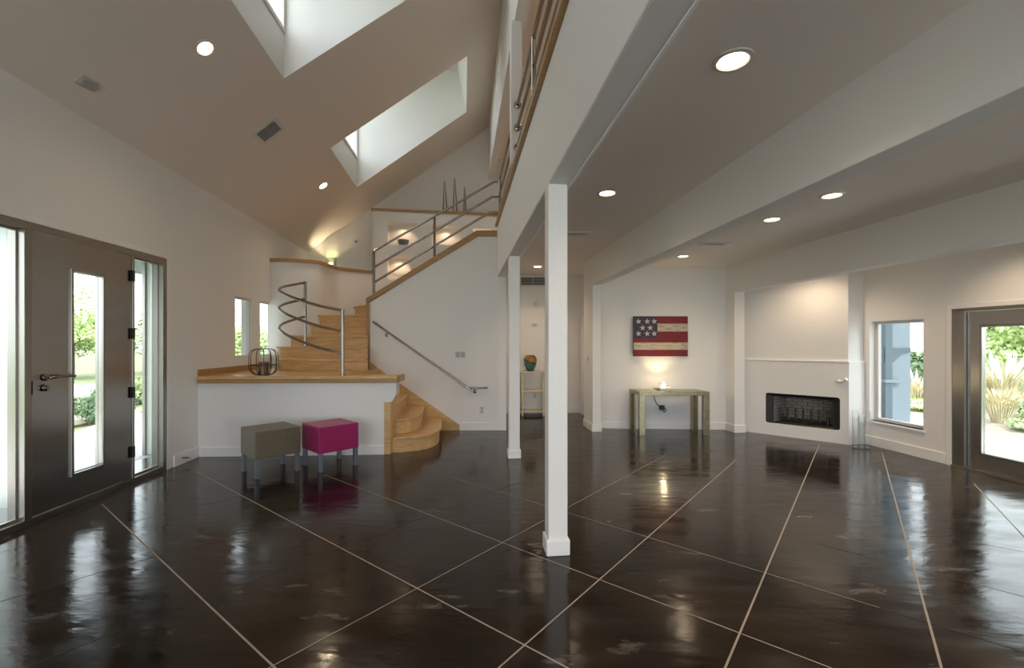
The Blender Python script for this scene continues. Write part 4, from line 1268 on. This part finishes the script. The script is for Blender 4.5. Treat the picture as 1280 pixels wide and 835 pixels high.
fbm.poly([P3(s1, z0, 0.05), P3(s1 - 0.10, z0, 0.42), P3(s1 - 0.10, z1, 0.42), P3(s1, z1, 0.05)])
fbm.poly([P3(s0, z0, 0.05), P3(s1, z0, 0.05), P3(s1 - 0.10, z0, 0.42), P3(s0 + 0.10, z0, 0.42)])
fbm.poly([P3(s0, z1, 0.05), P3(s1, z1, 0.05), P3(s1 - 0.10, z1, 0.42), P3(s0 + 0.10, z1, 0.42)])
obj('firebox', fbm, M['brick'], t)
t2 = thing('fire_grate', 'black iron fire grate with upright bars inside the fireplace', 'grate', (fpt(0.6, 0.15).x, fpt(0.6, 0.15).y, OZ0 + 0.01))
gz = OZ0 + 0.06; gs0, gs1 = s0 + 0.09, s1 - 0.10
for dd in (0.12, 0.26):
    obj('cross_bar', MB().tube([P3(gs0, gz, dd), P3(gs1, gz, dd)], 0.010, 8), M['black'], t2, smooth=True)
for k_ in range(7):
    s = gs0 + (gs1 - gs0) * k_ / 6
    obj('upright_bar', MB().tube([P3(s, z0 if k_ in (0, 6) else gz, 0.11), P3(s, gz + 0.19, 0.11)], 0.013, 8).tube([P3(s, gz, 0.11), P3(s, gz + 0.004, 0.30)], 0.009, 8), M['black'], t2, smooth=True)
for s in (gs0, gs1):
    obj('foot', MB().tube([P3(s, z0, 0.28), P3(s, gz + 0.08, 0.28)], 0.010, 8), M['black'], t2, smooth=True)
# small white ornament hanging on the surround
hs_ = fs(1052)
t = thing('hanging_ornament', 'small white bow ornament hanging by a thread on the fireplace surround', 'ornament', P3(hs_, 0.98, -0.02))
zc_ = 0.89
obj('thread', MB().tube([P3(hs_ + 0.01, 1.17, -0.006), P3(hs_ + 0.01, zc_, -0.012)], 0.002, 6), M['white'], t)
obj('hook', MB().tube([P3(hs_ + 0.01, 1.165, 0.0), P3(hs_ + 0.01, 1.165, -0.012)], 0.006, 8), M['white'], t)
mb = MB()
mb.tube([P3(hs_ - 0.07, zc_ + 0.005, -0.012), P3(hs_ - 0.035, zc_ + 0.004, -0.02), P3(hs_ + 0.01, zc_, -0.014), P3(hs_ + 0.05, zc_ + 0.035, -0.02), P3(hs_ + 0.065, zc_ + 0.055, -0.012)], [0.010, 0.026, 0.018, 0.028, 0.008], 10)
obj('bow', mb, M['trim'], t, smooth=True)

# clear tube vases beside the hearth
vc_ = floor_pt(1077, 561)
t = thing('tube_vase', 'cluster of clear acrylic tube vases standing on the floor beside the fireplace', 'vase', (vc_.x, vc_.y, 0))
hts = [0.50, 0.48, 0.42, 0.52, 0.46, 0.53, 0.36]
for k_, h_ in enumerate(hts):
    if k_ == 6: ox, oy = 0, 0
    else: ox, oy = 0.085 * math.cos(PI / 3 * k_), 0.06 * math.sin(PI / 3 * k_)
    c = (vc_.x + ox, vc_.y + oy, 0)
    obj('tube', MB().lathe([(0.0, 0.0), (0.034, 0.0), (0.034, h_), (0.030, h_), (0.030, 0.022), (0.0, 0.022)], c, 20), M['acrylic'], t, smooth=True)

# ------------------------------------------------------------------ hall console with vase
hcy = 8.80
t = thing('shelf_console', 'cream three-tier console shelf against the hall end wall', 'shelf', (0.42, 8.95, 0))
cx0, cx1 = 0.10, 0.74
for z in (0.875, 0.495, 0.10):
    obj('shelf', MB().box(cx0, cx1, hcy, hcy + 0.27, z - 0.028, z), M['cream'], t, bevel=0.003)
for x in (cx0 + 0.09, cx1 - 0.13):
    for y in (hcy + 0.005, hcy + 0.235):
        obj('leg', MB().box(x, x + 0.035, y, y + 0.03, 0, 0.85), M['cream'], t, bevel=0.003)
vp = (0.365, 8.93, 0.875)
vs_ = obj('ceramic_vase', MB().lathe([(0.0, 0.0), (0.055, 0.0), (0.075, 0.03), (0.115, 0.11), (0.132, 0.20), (0.128, 0.255), (0.105, 0.295), (0.08, 0.312), (0.075, 0.322), (0.06, 0.32), (0.06, 0.29), (0.0, 0.29)], vp, 40), M['vase'], smooth=True, origin=vp)
tag(vs_, 'round glazed vase in teal and amber on the hall console', 'vase')

# ------------------------------------------------------------------ things on and in the niche wall
def np_(u, d): 
    p = n0 + nd * ns(u) + Vector((-nd.y, nd.x)) * d; return p
for u, h_, sp_, lab in ((555.8, 0.67, 0.085, 'two-pronged thin bronze sculpture on the niche wall, on the skylight side of the three'),
                   (568.5, 0.74, 0.085, 'tallest two-pronged thin bronze sculpture on the niche wall, between two others'),
                   (581, 0.56, 0.05, 'shortest two-pronged thin bronze sculpture on the niche wall')):
    p = np_(u, 0.10)
    t = thing('prong_sculpture', lab, 'sculpture', (p.x, p.y, 4.14), 0, 'prong sculptures on the niche wall')
    for sgn in (-1, 1):
        path = [(p.x + sgn * sp_ / 2 + 0.01, p.y, 4.14), (p.x + sgn * sp_ * 0.30 + 0.005, p.y, 4.14 + h_ * 0.4), (p.x + sgn * 0.008, p.y, 4.14 + h_ * (1.0 if sgn < 0 else 0.96))]
        obj('prong', MB().tube(path, [0.016, 0.012, 0.005], 8), M['prong'], t, smooth=True)
p = np_(503.5, 0.12); zb = nh[0][2]
t = thing('stone_bowl', 'grey stone bowl in the upper lit niche', 'bowl', (p.x, p.y, zb))
obj('bowl', MB().lathe([(0.0, 0.0), (0.05, 0.0), (0.10, 0.05), (0.115, 0.12), (0.10, 0.12), (0.085, 0.06), (0.0, 0.02)], (p.x, p.y, zb), 28), M['stone'], t, smooth=True)
p = np_(498, 0.12); zb = nh[2][2]
t = thing('glass_dish', 'clear glass dish in the lower lit niche', 'dish', (p.x, p.y, zb))
obj('dish', MB().lathe([(0.0, 0.0), (0.05, 0.0), (0.03, 0.02), (0.03, 0.05), (0.14, 0.11), (0.13, 0.11), (0.0, 0.06)], (p.x, p.y, zb), 28), M['acrylic'], t, smooth=True)

# ------------------------------------------------------------------ outdoors
GZ = -0.06
gm = MB(); gm.poly([(-70, -40, GZ - 0.08), (70, -40, GZ - 0.08), (70, 80, GZ - 0.08), (-70, 80, GZ - 0.08)])
struct('ground_lawn', gm, M['lawn'])
struct('path_entry', MB().prism([(LX(-3) - 0.17, -3), (LX(9) - 0.17, 9.0), (-8.2, 9.6), (-7.4, 7.6), (-7.2, -3)], GZ - 0.07, GZ), M['patio'])
struct('path_garden', MB().prism([(RX(-3) + 0.17, -3), (9.2, -3), (8.6, 4.6), (7.9, 7.0), (8.5, 11.0), (RX(9.4) + 0.17, 11.0)], GZ - 0.07, GZ), M['patio'])
struct('rear_bounce_slab', MB().prism([(-8, BACK - 9), (9, BACK - 9), (9, BACK - 0.17), (-8, BACK - 0.17)], GZ - 0.07, GZ), M['patio'])  # unseen pale slab added to bounce sky light up onto the ceilings
struct('path_drive', MB().prism([(-40, 13), (-9, 13), (-7, 17), (-40, 17)], GZ - 0.079, GZ - 0.06), M['patio'])
struct('ground_bed', MB().prism([(-12, 7.8), (-8.1, 7.7), (-8.2, 10.2), (-12, 11.2)], GZ - 0.079, GZ - 0.03), M['soil'])
struct('ground_bed_garden', MB().prism([(8.6, 3), (11, 3), (11.5, 11.5), (8.3, 11.5), (7.95, 7.0)], GZ - 0.079, GZ - 0.03), M['soil'])
struct('roof_canopy', MB().prism([(LX(2.5) - 0.2, 2.5), (-6.5, 2.5), (-6.5, 7.9), (LX(7.9) - 0.2, 7.9)], 2.64, 2.82), M['porchdark'])
for (x0, x1, y0, y1, lab) in ((-5.6, -4.31, 3.90, 4.02, 'brushed metal screen panel outside the near sidelight of the entry door'), (-4.92, -4.20, 5.98, 6.10, 'brushed metal screen panel outside the far sidelight of the entry door')):
    t = thing('screen_panel', lab, 'panel', ((x0 + x1) / 2, y0, GZ))
    mb = MB(); n = int((x1 - x0) / 0.06); pts = []
    for k_ in range(n + 1):
        x = x0 + (x1 - x0) * k_ / n
        pts.append((x, y0 + (0.012 if k_ % 2 else 0.0)))
    pts += [(x1, y1), (x0, y1)]
    obj('sheet', mb.prism(pts, GZ, 2.60), M['panel'], t)
    obj('edge_post', MB().box(x0 - 0.02, x0 + 0.02, y0 - 0.02, y1, GZ, 2.64), M['steelv'], t, bevel=0.003)
    obj('edge_post', MB().box(x1 - 0.02, x1 + 0.02, y0 - 0.02, y1, GZ, 2.64), M['steelv'], t, bevel=0.003)
t = thing('porch_post', 'blue grey steel porch post with a bracket outside the garden window', 'post', (6.4, 7.5, GZ))
obj('web', MB().box(6.30, 6.66, 7.46, 7.62, GZ, 3.2), M['porch'], t, bevel=0.004)
obj('flange', MB().box(6.19, 6.31, 7.40, 7.70, GZ, 3.2), M['porchdark'], t, bevel=0.004)
mb = MB(); mb.extrude([(6.16, 7.43, 1.36), (6.64, 7.43, 1.36), (6.64, 7.43, 1.30), (6.50, 7.43, 1.27), (6.36, 7.43, 1.13), (6.16, 7.43, 1.13)], (0, 0.04, 0))
obj('bracket', mb, M['porchdark'], t, bevel=0.004)
obj('clamp', MB().box(6.17, 6.46, 7.38, 7.72, 0.78, 0.83), M['porch'], t, bevel=0.004)

def foliage(c, rad, n, size, blobs=9, seed=0, up=0.3):
    rnd = random.Random(seed); mb = MB(); c = Vector(c); rx, ry, rz = rad
    bl = []
    for _ in range(blobs):
        while True:
            p = Vector((rnd.uniform(-1, 1), rnd.uniform(-1, 1), rnd.uniform(-1, 1)))
            if p.length <= 1: break
        bl.append((p * 0.62, rnd.uniform(0.32, 0.55)))
    for _ in range(n):
        b, r = rnd.choice(bl)
        d = Vector((rnd.gauss(0, 1), rnd.gauss(0, 1), rnd.gauss(0, 1))).normalized()
        p = b + d * r * rnd.uniform(0.7, 1.05)
        p = c + Vector((p.x * rx, p.y * ry, p.z * rz))
        nrm = (d + Vector((rnd.uniform(-.6, .6), rnd.uniform(-.6, .6), rnd.uniform(-.3, .8)))).normalized()
        x = nrm.orthogonal().normalized(); x.rotate(Matrix.Rotation(rnd.uniform(0, 6.28), 3, nrm)); y = nrm.cross(x)
        s = size * rnd.uniform(0.6, 1.3)
        mb.poly([p - x * s * 0.5, p + y * s * 0.28, p + x * s * 0.6, p - y * s * 0.28])
    return mb
def shrub(c, rad, n, size, mat, label, seed, group):
    c = Vector(c)
    t = thing('shrub', label, 'shrub', (c.x, c.y, GZ - 0.08), 0, group)
    obj('foliage', foliage((c.x, c.y, c.z), rad, n, size, 10, seed), mat, t)
    mb = MB()
    for k_ in range(5):
        a = k_ * 1.26
        mb.tube([(c.x + 0.04 * math.cos(a), c.y + 0.04 * math.sin(a), GZ - 0.08), (c.x + rad[0] * 0.4 * math.cos(a), c.y + rad[1] * 0.4 * math.sin(a), c.z)], [0.02, 0.008], 6)
    obj('stem', mb, M['bark'], t)
def tree(c, h, rad, n, size, mat, label, seed, group):
    t = thing('tree', label, 'tree', (c[0], c[1], GZ - 0.08), 0, group)
    obj('crown', foliage((c[0], c[1], h), rad, n, size, 14, seed), mat, t)
    mb = MB().tube([(c[0], c[1], GZ - 0.1), (c[0] + 0.05, c[1], h * 0.5), (c[0] - 0.05, c[1], h * 1.05)], [0.16, 0.11, 0.05], 10)
    for k_ in range(5):
        a = k_ * 1.3
        mb.tube([(c[0], c[1], h * 0.55), (c[0] + rad[0] * 0.5 * math.cos(a), c[1] + rad[1] * 0.5 * math.sin(a), h + rad[2] * 0.2)], [0.07, 0.025], 8)
    obj('trunk', mb, M['bark'], t)
def grass_clump(c, h, r, n, label, seed, group, mat, plumes=0):
    rnd = random.Random(seed); mb = MB(); pm = MB()
    t = thing('ornamental_grass', label, 'grass clump', (c[0], c[1], GZ - 0.08), 0, group)
    for k_ in range(n):
        a = rnd.uniform(0, 6.28); rr_ = r * math.sqrt(rnd.random()); hh = h * rnd.uniform(0.6, 1.05)
        b0 = Vector((c[0] + rr_ * 0.25 * math.cos(a), c[1] + rr_ * 0.25 * math.sin(a), GZ - 0.08))
        b1 = Vector((c[0] + rr_ * 0.6 * math.cos(a), c[1] + rr_ * 0.6 * math.sin(a), GZ + hh * 0.7))
        b2 = Vector((c[0] + rr_ * 1.1 * math.cos(a), c[1] + rr_ * 1.1 * math.sin(a), GZ + hh))
        s = Vector((-math.sin(a), math.cos(a), 0)) * 0.008
        mb.poly([b0 - s, b0 + s, b1 + s, b1 - s]); mb.poly([b1 - s, b1 + s, b2])
        if k_ < plumes:
            pm.tube([b1, (b1 + b2) / 2 + Vector((0, 0, 0.08)), b2 + Vector((0, 0, 0.2))], [0.006, 0.03, 0.004], 6)
    obj('blades', mb, mat, t)
    if plumes: obj('plume', pm, M['plume'], t)

shrub((-8.15, 8.75, 0.28), (0.66, 0.62, 0.44), 9000, 0.05, M['leaf_dark'], 'rounded dark green clipped shrub outside the entry door glass', 3, 'shrubs outside the entry')
shrub((-9.6, 11.6, 0.2), (0.8, 0.7, 0.4), 1500, 0.12, M['leaf_mid'], 'loose mid green shrub beyond the far sidelight of the entry door', 4, 'shrubs outside the entry')
k_ = 0
for x, y, h, r, m_, lab in ((-19.2, 19.4, 2.2, 2.7, 'leaf_pale', 'pale green leafy tree straight beyond the entry door glass'),
                       (-18.6, 24.8, 2.0, 2.2, 'leaf_mid', 'green leafy tree beyond the far sidelight of the entry door'),
                       (-24.4, 17.0, 2.6, 2.2, 'leaf_mid', 'mid green tree beyond the near sidelight of the entry door'),
                       (-17.0, 28.2, 1.7, 1.9, 'leaf_pale', 'pale green tree seen through the first landing window'),
                       (-15.6, 32.4, 1.7, 1.9, 'leaf_mid', 'mid green tree seen through the second landing window')):
    tree((x, y), h, (r, r, r * 0.75), 9000, 0.20, M[m_], lab, 20 + k_, 'trees on the entry side'); k_ += 1
for x, y, h, r, m_, lab in ((16.4, 14.2, 1.9, 2.3, 'leaf_pale', 'pale green leafy tree beyond the garden door glass'),
                       (22.5, 15.2, 2.3, 2.8, 'leaf_pale', 'pale green tree further along beyond the garden door'),
                       (16.2, 19.6, 0.8, 1.2, 'leaf_dark', 'dark green bushy tree seen through the garden window beside the porch post')):
    tree((x, y), h, (r, r, r * 0.7), 9000, 0.16, M[m_], lab, 40 + k_, 'trees in the garden'); k_ += 1
shrub((10.9, 11.8, 0.55), (0.85, 0.8, 0.75), 2200, 0.13, M['leaf_dark'], 'dark green shrub outside the garden window', 7, 'shrubs in the garden')
shrub((10.6, 8.95, 0.35), (0.6, 0.6, 0.5), 1400, 0.10, M['leaf_mid'], 'mid green rounded shrub outside the garden door glass', 8, 'shrubs in the garden')
shrub((9.2, 7.7, 0.02), (0.7, 0.5, 0.14), 1400, 0.07, M['leaf_mid'], 'low green ground cover shrub at the edge of the pale patio', 9, 'shrubs in the garden')
shrub((9.3, 10.1, 0.05), (0.6, 0.5, 0.18), 1200, 0.08, M['leaf_pale'], 'low pale green shrub below the garden window view', 10, 'shrubs in the garden')
grass_clump((9.35, 8.55), 0.62, 0.4, 420, 'straw coloured ornamental grass clump outside the garden door glass', 1, 'grasses in the garden', M['straw'], 0)
grass_clump((11.4, 10.4), 1.1, 0.8, 380, 'tall plumed grass clump in front of the garden trees', 2, 'grasses in the garden', M['straw'], 60)
grass_clump((13.2, 9.7), 1.1, 0.8, 380, 'tall plumed grass clump further along beyond the garden door', 3, 'grasses in the garden', M['straw'], 60)
grass_clump((9.9, 10.9), 0.7, 0.5, 300, 'pale grass clump outside the garden window', 4, 'grasses in the garden', M['straw'], 12)
